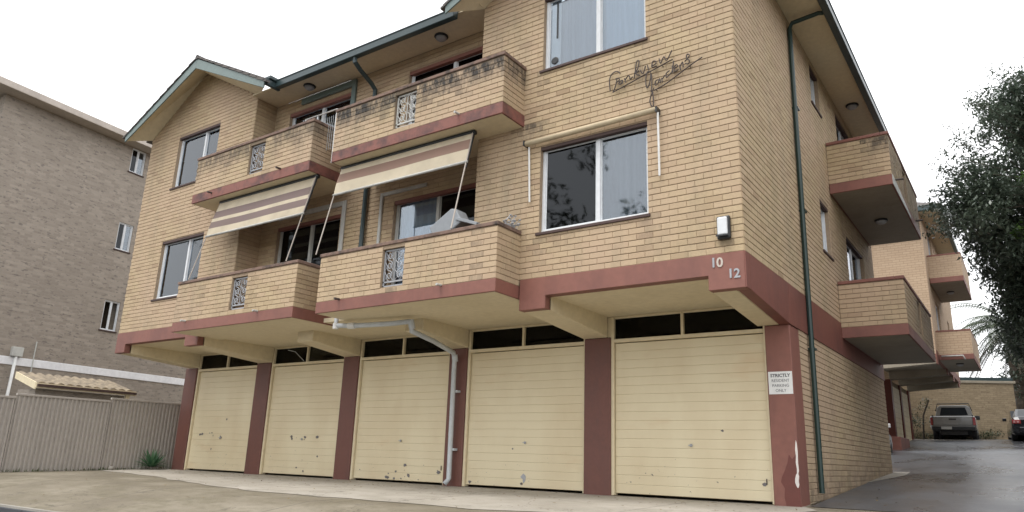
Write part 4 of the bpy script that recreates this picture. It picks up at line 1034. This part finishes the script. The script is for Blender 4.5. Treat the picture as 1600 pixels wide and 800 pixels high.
# lean-to shed
sh = thing('lean_to_shed', (-18.5, 1, 0), 'low lean-to with a brown tiled roof behind the steel fence', 'shed')
x0, x1, z0, z1, ya, yb = -17.5, -18.75, 1.93, 2.22, -.38, 2.08
MB().hexa([(x1, ya, z1-.06), (x0, ya, z0-.06), (x0, yb, z0-.06), (x1, yb, z1-.06), (x1, ya, z1), (x0, ya, z0), (x0, yb, z0), (x1, yb, z1)]).build('roof_deck', 'sillb', sh)
mb = MB(); nc = 11; rr = random.Random(9)
tile_me = None
for i in range(nc):
    for j in range(4):
        ty = ya+.02+(yb-ya-.04)*i/nc; wy = (yb-ya-.04)/nc; tx = j/4
        if tile_me is None:
            m0 = MB(); 
            for k in range(6):
                pass
            pr = [(0, .0), (.05, .035), (.10, .045), (.15, .03), (.2, .01), (wy-.004, .0), (wy-.004, -.015), (0, -.015)]
            m0.prism([(a, b2) for a, b2 in pr], 'x', 0, .37); o = m0.build('tile', 'tilebrown', None); tile_me = o.data; o.parent = sh
        else:
            o = bpy.data.objects.new('tile', tile_me); SC.collection.objects.link(o); o.parent = sh
        px = x0-.02+(x1-x0)*(j/4); pz = z0+.012+(z1-z0)*(j/4)
        o.location = (px+18.5-.36, ty-1, pz+.10+rr.uniform(-.004, .004)); o.rotation_euler = (0, math.atan2(z1-z0, x0-x1)+.03, 0)
MB().box(x0, x0+.03, ya-.02, yb+.02, z0-.10, z0+.02).build('fascia_board', 'cream', sh)
MB().box(x0+.03, x0+.09, ya, yb, z0-.07, z0-.01).build('gutter', 'sillb', sh)
MB().hexa([(x1, ya-.03, z1-.12), (x0, ya-.03, z0-.14), (x0, ya, z0-.14), (x1, ya, z1-.12), (x1, ya-.03, z1+.05), (x0, ya-.03, z0+.03), (x0, ya, z0+.03), (x1, ya, z1+.05)]).build('barge_board', 'cream', sh)
mb = MB(); mb.box(x1, x0-.25, ya+.1, ya+.2, -.3, z0-.1); mb.box(x0-.35, x0-.25, ya+.2, yb-.15, -.3, z0-.1); mb.build('wall', 'nbrick', sh, uv=True)
MB().box(x0-.1, x0-.02, yb-.22, yb-.12, -.3, z0-.06).build('post', 'beam', sh)
MB().box(x0-.24, x0-.2, ya+.15, ya+1.0, 1.2, 1.62).build('door_head', 'oldwhite', sh)

# ------------------------------------------------------------------ rear wing
D2 = 1.5; XR, YR = .20, 19.8
rw = thing('rear_apartment_block', (-4, 24, 1.2), 'further cream brick block behind with side balconies, beyond the near building and tree', 'apartment building')
RF = Wall('front', YR); RS = Wall('side', XR)
mb = wallgrid(MB(), RF, -9, XR, ZFM+D2, ZS+D2, []); wallgrid(mb, RS, YR, 29.0, ZFM+D2, ZS+D2, [(21.6, 23.0, ZF1+D2, 5.1+D2), (21.6, 23.0, ZF1+FL+D2, 5.1+FL+D2), (26, 26.8, 4.1+D2, 5.1+D2), (26, 26.8, 6.9+D2, 7.8+D2)])
mb.build('wall', 'farbrick', rw, fix=False, uv=True)
mb = MB(); mb.box(-9, XR-.01, 28.9, 29.0, 4.27, ZS+D2); mb.build('wall', 'farbrick', rw, uv=True); MB().box(-9, -1.95, YR+.02, YR+.1, .4, ZFM+D2).build('wall', 'farbrick', rw, uv=True)
for z in (ZF1+D2, ZF1+FL+D2): window(RS, 21.6, 23.0, z, z+2.05, parent=rw, sill=False, curt=('curtain_dim', None), name='sliding_door')
for z in (4.1+D2, 6.85+D2): window(RS, 26, 26.8, z, z+.95, parent=rw, curt=('curtain_blue', None))
MB().box(-1.5, -1.4, YR+.5, 28.5, 4.3, 9.4).build('inner_wall', 'dark', rw)
mb = MB(); mb.box(-9, XR+.012, YR-.02, YR+.12, ZFM+D2, ZF1+D2-.14); mb.box(XR-.1, XR+.014, YR+.12, 29.0, ZFM+D2, ZF1+D2); mb.build('fascia_band', 'red', rw)
mb = MB(); mb.box(XR-.2, XR+.68, YR-.45, 29.5, ZS+D2, ZS+D2+.03); mb.box(-9, XR-.2, YR-.45, 29.5, ZS+D2, ZS+D2+.03); mb.build('soffit', 'cream', rw)
mb = MB(); mb.box(XR+.60, XR+.74, YR-.50, 29.6, ZS+D2-.1, ZS+D2+.10); mb.box(-9, XR+.60, YR-.55, YR-.43, ZS+D2-.1, ZS+D2+.10); mb.build('gutter', 'gutter', rw, bevel=.02)
mb = MB(); mb.hexa([(-9, YR-.5, ZS+D2+.1), (XR+.7, YR-.5, ZS+D2+.1), (XR+.7, 29.5, ZS+D2+.1), (-9, 29.5, ZS+D2+.1), (-5.5, YR+3.5, 11.8), (-3.5, YR+3.5, 11.8), (-3.5, 26, 11.8), (-5.5, 26, 11.8)]); mb.build('roof', 'tile', rw)
for z in (ZB1+D2, ZB2+D2):
    y0, y1 = 20.5, 24.2; zt = z+.19; X1 = XR+1.06
    mb = MB(); mb.box(XR+.016, X1, y0, y1, z, zt); bal = mb.build('balcony', 'red', rw, bevel=.01)
    MB().box(XR+.03, X1-.03, y0+.03, y1-.03, z-.006, z+.01).build('soffit', 'sofgrey', bal)
    mb = MB(); mb.box(XR+.001, X1-.01, y0+.01, y0+.12, zt, zt+.79); mb.box(X1-.12, X1-.01, y0+.12, y1-.12, zt, zt+.79); mb.box(XR+.001, X1-.01, y1-.12, y1-.01, zt, zt+.79); mb.build('parapet', 'farbrick', bal, uv=True)
    mb = MB(); mb.box(XR+.001, X1, y0, y0+.14, zt+.79, zt+.85); mb.box(X1-.14, X1, y0+.14, y1, zt+.79, zt+.85); mb.build('cap', 'red', bal)
cl = copy_tree(c0); cl.location = (XR+.5, 22.2, ZB2+D2-.006); cl['label'] = 'ceiling light under the upper balcony of the rear block near the tree'
cl = copy_tree(c0); cl.location = (XR+.55, 21.6, ZB1+D2-.006); cl['label'] = 'dark ceiling light under the lower balcony of the rear block'
MB().tube([(XR+.1, 20.42, ZB1+D2+.12), (XR+.75, 20.42, ZB1+D2+.12), (XR+.80, 20.42, ZB1+D2-.02)], .03, 6).build('waste_pipe', 'oldwhite', rw, smooth=True)
# rear garages: door plane at X=-1.8, beams reach out to the wall plane
XD = -1.8
for k, y in enumerate((19.8, 23.2, 25.55, 28.0)):
    MB().hexa([(XD, y+.0, 3.93), (XR-.02, y+.0, 4.06), (XR-.02, y+.42, 4.06), (XD, y+.42, 3.93), (XD, y, 4.27), (XR-.02, y, 4.27), (XR-.02, y+.42, 4.27), (XD, y+.42, 4.27)]).build('beam', 'sofgrey', rw, bevel=.01)
    MB().box(XR-.02, XR+.012, y-.01, y+.43, 4.055, 4.262).build('beam_end', 'red', rw)
    MB().box(XD-.4, XD+.04, y, y+.35, .4, 3.95).build('post', 'red_dark', rw)
MB().box(XD-.1, XR-.02, YR+.42, 28.9, 4.262, 4.30).build('soffit', 'sofgrey', rw)
for y0 in (23.58, 25.93):
    d = MB().box(XD-.05, XD-.03, y0, y0+2.0, 1.0, 3.95).build('garage_door', 'gap', rw)
    for k in range(12):
        MB().box(XD-.03, XD-.008, y0, y0+2.0, 1.35+k*.2, 1.35+k*.2+.19).build('slat', 'door', d)
MB().box(XD, -1.33, 21.1, 23.3, .9, 1.68).build('plinth', 'red', rw, bevel=.02)

# rear yard wall, shrubs and parked vehicles
bw = thing('boundary_wall', (-.2, 33.2, 2), 'weathered yellow brick yard wall behind the parked vehicles', 'wall')
a, b2 = Vector((-3.2, 31.9, 0)), Vector((2.05, 34.6, 0)); dirv = (b2-a).normalized(); nrm = Vector((dirv.y, -dirv.x, 0))
def obox(p, q, t, z0, z1):
    return MB().hexa([tuple(Vector((v.x, v.y, z))) for z in (z0, z1) for v in (p, q, q-nrm*t, p-nrm*t)])
o = obox(a, b2, .3, 1.4, 4.78).build('brickwork', 'wallbrick', bw)
ul = o.data.uv_layers.new(name='UVMap')
for p in o.data.polygons:
    for li in p.loop_indices:
        c_ = o.data.vertices[o.data.loops[li].vertex_index].co+Vector(BASE['boundary_wall']); ul.data[li].uv = ((c_-a).dot(dirv), c_.z)
obox(a+nrm*.05, b2+nrm*.05+dirv*.1, .42, 4.78, 4.90).build('coping', 'sofgrey', bw, bevel=.01)
obox(a+nrm*.02, b2+nrm*.02, .35, 4.90, 5.06).build('roof_edge', 'gutter', bw)
MAT['leafdark'] = mk_leafmat('dark_glossy_leaf', (.055, .078, .058), (.15, .19, .14), .34, .28, .6)
MAT['leafmid'] = mk_leafmat('mid_green_leaf', (.028, .045, .022), (.055, .08, .035), .42, .2)
MAT['leafbright'] = mk_leafmat('fresh_green_leaf', (.09, .19, .045), (.20, .33, .09), .4, .35)
MAT['bark'] = mk_tile('bark', (.10, .08, .06), (.05, .04, .033))
def leaves(clusters, n_per, size, rr, droop=.3, asp=.38):
    """clusters: (centre, radius). Many small pointed leaves, each a folded quad pair"""
    V = []; Fc = []; A = []
    for c, R in clusters:
        n = int(n_per*R*R); tone = rr.random()
        for _ in range(n):
            while True:
                p = Vector((rr.uniform(-1, 1), rr.uniform(-1, 1), rr.uniform(-1, 1)))
                if .02 < p.length < 1: break
            p = p*(.45+.55*p.length)
            p = c+Vector((p.x*R, p.y*R, p.z*R*.85))
            az = rr.uniform(0, 2*pi); el = rr.uniform(-.9, .7)-droop; L_ = size*rr.uniform(.6, 1.25)
            d = Vector((cos(az)*cos(el), sin(az)*cos(el), sin(el))); s = Vector((-sin(az), cos(az), rr.uniform(-.5, .5))).normalized()*L_*asp*.5
            i = len(V); V += [p, p+d*L_*.5+s, p+d*L_, p+d*L_*.5-s]; Fc.append((i, i+1, i+2, i+3)); A += [min(1, max(0, tone*.6+rr.random()*.4))]*4
    mb = MB(); mb.v = [tuple(v) for v in V]; mb.f = Fc; return mb, A
rr = random.Random(21)
mb, A = leaves([(a+dirv*t+nrm*.25+Vector((0, 0, 2.25+.12*sin(t*3))), rr.uniform(.22, .42)) for t in [x*.22 for x in range(23)]], 700, .12, rr)
o = mb.build('hedge', 'leafmid', None, fix=False, attrs={'rnd': A}); tag(o, 'low dark ground cover along the foot of the rear yard wall', 'ground cover', kind='stuff')
e = thing('shrub', (-1.6, 30.2, 2), 'small leafy shrub at the far end of the rear garages', 'shrub')
MB().tube([(-1.6, 30.2, 1.9), (-1.5, 30.1, 3.0), (-1.2, 30.0, 3.7)], .04, 6).build('stem', 'bark', e)
mb, A = leaves([(Vector((-1.5+rr.uniform(-.5, .5), 30.1+rr.uniform(-.4, .4), 2.6+rr.uniform(-.2, 1.3))), .32) for _ in range(9)], 500, .12, rr); mb.build('foliage', 'leafmid', e, fix=False, attrs={'rnd': A})

# vehicles: local frame, x right, y forward, rear bumper at y=0, ground z=0
def loft(mb, st, n_mirror=True):
    """st: list of (y, [(x,z)...]) half outlines from bottom centre up to top centre"""
    rings = []
    for y, pts in st:
        full = [(x, z) for x, z in pts]+[(-x, z) for x, z in reversed(pts)]
        i = len(mb.v); mb.v += [(x, y, z) for x, z in full]; rings.append((i, len(full)))
    for (a, n), (b2, _) in zip(rings, rings[1:]):
        for j in range(n): mb.f.append((a+j, a+(j+1) % n, b2+(j+1) % n, b2+j))
    a, n = rings[0]; mb.f.append(tuple(a+j for j in range(n))); a, n = rings[-1]; mb.f.append(tuple(a+j for j in reversed(range(n))))
    return mb
def wheel(parent, x, y, r=.33, w_=.2):
    sx = 1 if x > 0 else -1
    t = MB().lathe((x-sx*w_/2, y, r), [(r*.62, 0), (r*.95, .0), (r, .03), (r, w_-.03), (r*.95, w_), (r*.62, w_)], 22, 'x', sx).build('wheel', 'rubber', parent)
    MB().lathe((x-sx*w_/2, y, r), [(r*.60, .03), (r*.60, w_-.02), (r*.2, w_-.04), (r*.12, w_-.01)], 14, 'x', sx).build('rim', 'numgrey', t)
def carpaint(name, c, rough=.28, met=.4):
    m = paint(name, c, rough, .08, streak=False, bump=.0, metallic=met); m.node_tree.nodes['Principled BSDF'].inputs['Coat Weight'].default_value = .6; MAT[name] = m
carpaint('silver_paint', (.22, .225, .22)); carpaint('black_paint', (.012, .013, .018), .2, .2); carpaint('white_car_paint', (.6, .6, .6), .3, 0)
MAT['taillight'] = paint('red_tail_light', (.30, .03, .03), .2, 0); MAT['taillight_clear'] = paint('pale_tail_light', (.55, .30, .30), .2, 0)
MAT['carglass'] = paint('car_glass', (.02, .024, .028), .05, 0, bump=0)
def ute(loc, rz):
    e = lthing('utility_truck', loc, 'silver utility truck with a roof bar parked tail out by the yard wall', 'utility truck', rz=rz)
    W = .86
    lower = lambda w_, z0, z1: [(w_*.9, z0), (w_, z0+.12), (w_, z1-.08), (w_*.97, z1)]
    loft(MB(), [(.0, lower(W*.98, .42, .98)), (.06, lower(W, .40, 1.0)), (1.75, lower(W, .38, 1.0)), (1.85, lower(W, .30, 1.05)), (3.3, lower(W, .28, 1.04)), (4.4, lower(W*.98, .30, .95)), (4.85, lower(W*.88, .34, .80))]).build('body', 'silver_paint', e, bevel=.03)
    loft(MB(), [(1.85, [(W*.9, 1.03), (W*.86, 1.12), (W*.74, 1.50), (W*.60, 1.58)]), (2.0, [(W*.92, 1.03), (W*.88, 1.12), (W*.76, 1.54), (W*.62, 1.62)]), (2.9, [(W*.92, 1.03), (W*.88, 1.12), (W*.75, 1.53), (W*.6, 1.60)]), (3.55, [(W*.9, 1.0), (W*.86, 1.03), (W*.80, 1.06), (W*.6, 1.07)])]).build('cab', 'silver_paint', e, bevel=.02)
    MB().hexa([(-.56, 1.83, 1.16), (.56, 1.83, 1.16), (.56, 1.86, 1.16), (-.56, 1.86, 1.16), (-.47, 1.84, 1.50), (.47, 1.84, 1.50), (.47, 1.88, 1.50), (-.47, 1.88, 1.50)]).build('rear_window', 'carglass', e)
    for s in (-1, 1): MB().box(s*.12, s*.40, 2.1, 2.25, 1.10, 1.33).build('headrest', 'blackmetal', e, bevel=.03)
    t = MB().box(-W*.86, W*.86, -.03, .02, .62, .99).build('tailgate', 'silver_paint', e, bevel=.02); MB().box(-.14, .14, -.045, -.03, .84, .90).build('handle', 'blackmetal', t)
    MB().box(-W*.95, W*.95, -.12, .06, .40, .56).build('rear_bumper', 'blackmetal', e, bevel=.03)
    MB().box(-.45, -.05, -.135, -.12, .44, .55).build('number_plate', 'oldwhite', e)
    for s in (-1, 1):
        MB().box(s*W*.87, s*W*.99, -.025, .03, .62, .95).build('tail_light', 'taillight', e, bevel=.01)
        MB().box(s*(W-.08), s*(W+.12), 2.9, 3.0, 1.02, 1.20).build('mirror', 'blackmetal', e, bevel=.02)
        MB().tube([(s*W*.88, .05, 1.0), (s*W*.88, .05, 1.05), (s*W*.86, 1.75, 1.05)], .02, 6).build('side_rail', 'blackmetal', e)
    MB().tube([(-.72, 1.9, 1.35), (-.62, 1.92, 1.68), (.62, 1.92, 1.68), (.72, 1.9, 1.35)], .022, 6).build('roof_bar', 'blackmetal', e, smooth=True)
    for x in (-.74, .74):
        for y in (1.05, 3.95): wheel(e, x, y)
    MB().box(-.5, .5, .1, .5, .22, .42).build('axle', 'blackmetal', e)
    return e
def sedan(loc, rz, pm, label, name='parked_car'):
    e = lthing(name, loc, label, 'car', rz=rz); W = .88
    lo = lambda w_, z0, z1: [(w_*.88, z0), (w_*.98, z0+.1), (w_, z0+.3), (w_*.98, z1-.12), (w_*.9, z1-.03), (w_*.7, z1)]
    loft(MB(), [(.0, lo(W*.90, .34, .86)), (.10, lo(W*.96, .26, .98)), (.6, lo(W, .22, 1.0)), (2.2, lo(W, .20, .96)), (3.3, lo(W, .20, .94)), (4.2, lo(W*.95, .22, .84)), (4.55, lo(W*.8, .28, .62))]).build('body', pm, e, smooth=False, bevel=.03)
    loft(MB(), [(.55, [(W*.80, .97), (W*.76, .985)]), (1.25, [(W*.86, .96), (W*.66, 1.36)]), (1.9, [(W*.87, .95), (W*.66, 1.41)]), (2.5, [(W*.87, .94), (W*.65, 1.38)]), (3.35, [(W*.82, .93), (W*.78, .94)])]).build('cabin', pm, e, bevel=.02)
    MB().hexa([(-.58, .62, 1.02), (.58, .62, 1.02), (.58, .66, 1.0), (-.58, .66, 1.0), (-.50, 1.13, 1.325), (.50, 1.13, 1.325), (.50, 1.2, 1.30), (-.50, 1.2, 1.30)]).build('rear_window', 'carglass', e)
    for s in (-1, 1):
        t = MB().box(s*.52, s*.82, -.02, .06, .70, .86).build('tail_light', 'taillight', e, bevel=.02); MB().box(s*.58, s*.66, -.03, -.02, .74, .82).build('lens', 'taillight_clear', t); MB().box(s*.71, s*.78, -.03, -.02, .74, .82).build('lens', 'taillight_clear', t)
        MB().box(s*W, s*(W+.15), 2.75, 2.85, .95, 1.08).build('mirror', pm, e, bevel=.02)
        MB().prism([(1.3, .99), (2.85, .99), (2.4, 1.31), (1.45, 1.31)], 'x', s*W*.87, s*W*.70).build('side_window', 'carglass', e)
    MB().box(-.62, .62, -.05, .08, .34, .58).build('bumper', pm, e, bevel=.04)
    MB().box(-.26, .26, -.065, -.05, .46, .57).build('number_plate', 'white', e); MB().lathe((0, -.02, .84), [(.055, 0), (.05, .015)], 12, 'y', -1).build('badge', 'white', e)
    for x in (-.76, .76):
        for y in (.85, 3.6): wheel(e, x, y, .31)
    return e
ute((-.24, 28.6, g(1, 28.6)+.0), radians(2))
sedan((2.75, 27.6, g(1, 27.6)), radians(4), 'black_paint', 'black sedan parked tail out at the right edge beyond the driveway')
sedan((-2.2, 15.2, g(-.5, 16)-.0), radians(0), 'white_car_paint', 'white car mostly hidden behind the corner of the brick garage wall')

# ------------------------------------------------------------------ trees
def tree():
    e = thing('evergreen_tree', (6.0, 9.0, .4), 'dense dark evergreen tree overhanging the driveway at the right', 'tree')
    rr = random.Random(31)
    mb = MB(); mb.tube([(6.0, 9.0, .2), (5.95, 8.95, 1.6), (5.8, 9.0, 3.0), (5.7, 9.1, 4.6), (5.8, 9.0, 6.5)], .2, 9, radii=[.26, .21, .18, .13, .07]); mb.build('trunk', 'bark', e, smooth=True)
    cl = []; limbs = MB(); cen = Vector((4.9, 8.7, 5.55))
    for k in range(640):
        while True:
            d = Vector((rr.uniform(-1, 1), rr.uniform(-1, 1), rr.uniform(-1, 1)))
            if .3 < d.length < 1: break
        bulge = 1+.14*sin(d.x*6+d.z*5)+.10*sin(d.y*9-d.z*4)
        p = cen+Vector((d.x*3.0*bulge, d.y*2.9*bulge, d.z*2.75*bulge))
        if p.z < 2.6 or (p.x > 4.4 and rr.random() < .6): continue
        cl.append((p, rr.uniform(.30, .62)))
    for k in range(120):
        cl.append((Vector((rr.uniform(2.45, 5.0), rr.uniform(8.0, 10.4), rr.uniform(2.9, 4.5))), rr.uniform(.3, .55)))
    for k in range(0, len(cl), 3):
        p = cl[k][0]; s = Vector((5.75+rr.uniform(-.1, .1), 9.0, rr.uniform(2.2, 5.8))); m_ = (s+p)/2+Vector((0, 0, .25)); limbs.tube([s, m_, p], .03, 5, radii=[.06, .03, .008])
    limbs.build('limbs', 'bark', e)
    mb, A = leaves(cl, 1550, .125, rr)
    mb.build('crown', 'leafdark', e, fix=False, attrs={'rnd': A})
    # thin outer twigs where sky shows between the leaves
    tw = []; tb = MB()
    for k in range(230):
        az = rr.uniform(pi*.55, pi*1.6); el = rr.uniform(-.15, 1.25); d = Vector((cos(az)*cos(el), sin(az)*cos(el), sin(el)))
        p = cen+Vector((d.x*2.95, d.y*2.9, d.z*2.9)); q = p+d*rr.uniform(.15, .75)+Vector((0, 0, rr.uniform(-.2, .2))); tb.tube([p-d*.5, q], .006, 4)
        for j in range(3): tw.append((p.lerp(q, (j+1)/3), rr.uniform(.12, .24)))
    tb.build('twigs', 'bark', e, stuff=True)
    mb, A = leaves(tw, 900, .09, rr); mb.build('outer_leaves', 'leafdark', e, fix=False, attrs={'rnd': A})
    return e
tree()
e = thing('broadleaf_tree', (7.0, 3.2, .3), 'bright green leafy sprays reaching in from a tree at the right edge', 'tree')
rr = random.Random(41)
MB().tube([(7.0, 3.2, .0), (6.9, 3.2, 2.6), (6.7, 3.3, 5.2)], .12, 8, radii=[.15, .12, .06]).build('trunk', 'bark', e, smooth=True)
lb = MB(); cl = []
for tip, sd in (((3.05, 7.0, 5.75), 1), ((2.75, 7.1, 4.75), 2), ((2.95, 7.05, 3.9), 3), ((3.25, 7.0, 5.2), 4)):
    s = Vector((6.75, 3.4, 4.2+sd*.25)); t = Vector(tip); pts = [s.lerp(t, k/6)+Vector((0, 0, .35*sin(k/6*pi))) for k in range(7)]; lb.tube(pts, .02, 5, radii=[.045, .035, .028, .02, .014, .01, .005])
    for k in range(14):
        u = .55+.47*k/14; cl.append((s.lerp(t, min(u, 1.02))+Vector((rr.uniform(-.12, .12), rr.uniform(-.12, .12), .35*sin(min(u, 1)*pi)+rr.uniform(-.08, .06))), rr.uniform(.10, .2)))
lb.build('limbs', 'bark', e)
mb, A = leaves(cl, 1100, .11, rr, asp=.5); mb.build('foliage', 'leafbright', e, fix=False, attrs={'rnd': A})
MAT['palm'] = mk_leafmat('palm_frond', (.03, .05, .022), (.07, .095, .045), .45, .2)
MAT['palmdry'] = mk_leafmat('dry_palm_frond', (.075, .065, .045), (.13, .11, .075), .8, .1)
def palm(cx, cy, z0, zc):
    e = thing('palm_tree', (cx, cy, z0), 'large palm with arching fronds beyond the rear yard wall', 'palm tree')
    mb = MB(); pts = [(cx, cy, z0+(zc-z0)*k/24) for k in range(25)]; mb.tube(pts, .3, 10, radii=[.38+.05*(k % 2) for k in range(25)]); mb.build('trunk', 'bark', e)
    rr = random.Random(51)
    for k in range(64):
        az = rr.uniform(0, 2*pi); el = rr.uniform(-.9, 1.25); L_ = rr.uniform(3.2, 4.6); mb = MB(); p = Vector((cx, cy, zc)); d = Vector((cos(az)*cos(el), sin(az)*cos(el), sin(el))); side = Vector((-sin(az), cos(az), 0)); n = 16; rach = [p.copy()]
        dry = el < -.35
        for j in range(n):
            p = p+d*L_/n; rach.append(p.copy()); d = (d+Vector((0, 0, -.13 if el > -.2 else -.06))).normalized()
            if j > 1:
                ll = (.55*sin(min(1, (j+1)/n*1.1)*pi)+.12)*(.6 if dry else 1)
                for s in (-1, 1):
                    for h in (0, .5):
                        q = p-d*L_/n*h; tip = q+side*s*ll*.8+d*ll*.55+Vector((0, 0, -ll*.35)); w_ = d*.028
                        i = len(mb.v); mb.v += [tuple(q-w_), tuple(q+w_), tuple(tip)]; mb.f.append((i, i+1, i+2))
        mb.tube(rach, .02, 4, radii=[.035-.03*j/n for j in range(n+1)])
        mb.build('frond', 'palmdry' if dry else 'palm', e, fix=False, attrs={'rnd': [rr.random()]*len(mb.v)})
palm(2.3, 38.5, 1.6, 8.2)
# wooded backdrop at the right behind the yard
rr = random.Random(61)
e = thing('background_tree', (8.5, 37, 2), 'dark background tree right of the palm beyond the yard wall', 'tree')
MB().tube([(8.5, 37, 1.5), (8.4, 37, 6)], .2, 8).build('trunk', 'bark', e)
mb, A = leaves([(Vector((7.9+rr.uniform(-3.1, 3), 36.5+rr.uniform(-2, 2), rr.uniform(2.6, 9.5))), rr.uniform(.6, 1.1)) for _ in range(70)]+[(Vector((1.6+rr.uniform(-.6, 3.2), 37.8+rr.uniform(-1, 1), rr.uniform(4.4, 6.6))), rr.uniform(.45, .8)) for _ in range(26)], 260, .22, rr); mb.build('crown', 'leafdark', e, fix=False, attrs={'rnd': A})

# big out-of-view trees added behind the viewer to give the window glass reflections
rr = random.Random(71)
for (tx, ty, lb_) in ((-19.5, -21, 'large out-of-view tree added across the road to be mirrored in the lower windows'), (-34, -17, 'broad out-of-view tree added further left behind the viewer for window reflections')):
    e = thing('reflection_tree', (tx, ty, -1), lb_, 'tree')
    MB().tube([(tx, ty, -1), (tx+.2, ty, 4), (tx, ty+.2, 9)], .4, 8, radii=[.5, .4, .2]).build('trunk', 'bark', e)
    mb, A = leaves([(Vector((tx+rr.gauss(0, 2.6), ty+rr.gauss(0, 2.2), rr.uniform(5, 17))), rr.uniform(.9, 1.7)) for _ in range(60)], 42, .5, rr); mb.build('crown', 'leafmid', e, fix=False, attrs={'rnd': A})
# unseen house and fence added to block sky light from the side wall
nh = thing('shading_house', (9, 16, 0), 'unseen plain brick house added beyond the tree to shade the side wall', 'house')
mb = MB(); mb.box(8.4, 16, 2, 31, -.5, 8.2); mb.build('wall', 'nbrick', nh, uv=True)
MB().hexa([(7.9, 1.5, 8.2), (16.5, 1.5, 8.2), (16.5, 31.5, 8.2), (7.9, 31.5, 8.2), (12, 5, 10.5), (12.4, 5, 10.5), (12.4, 28, 10.5), (12, 28, 10.5)]).build('roof', 'tile', nh)
pf = thing('shading_paling_fence', (5.2, 16, 0), 'unseen weathered timber paling fence added along the driveway to shade the side wall', 'fence')
MAT['paling'] = mk_tile('weathered_timber', (.12, .10, .08), (.06, .05, .04))
pm_ = None
for k in range(190):
    y = 4+k*.15
    if pm_ is None: o = MB().box(0, .02, 0, .14, 0, 1.95).build('paling', 'paling', None); pm_ = o.data; o.parent = pf
    else: o = bpy.data.objects.new('paling', pm_); SC.collection.objects.link(o); o.parent = pf
    o.location = (0, y-16, g(5, y)-.05+random.uniform(-.01, .01))

finish_bricks(300)
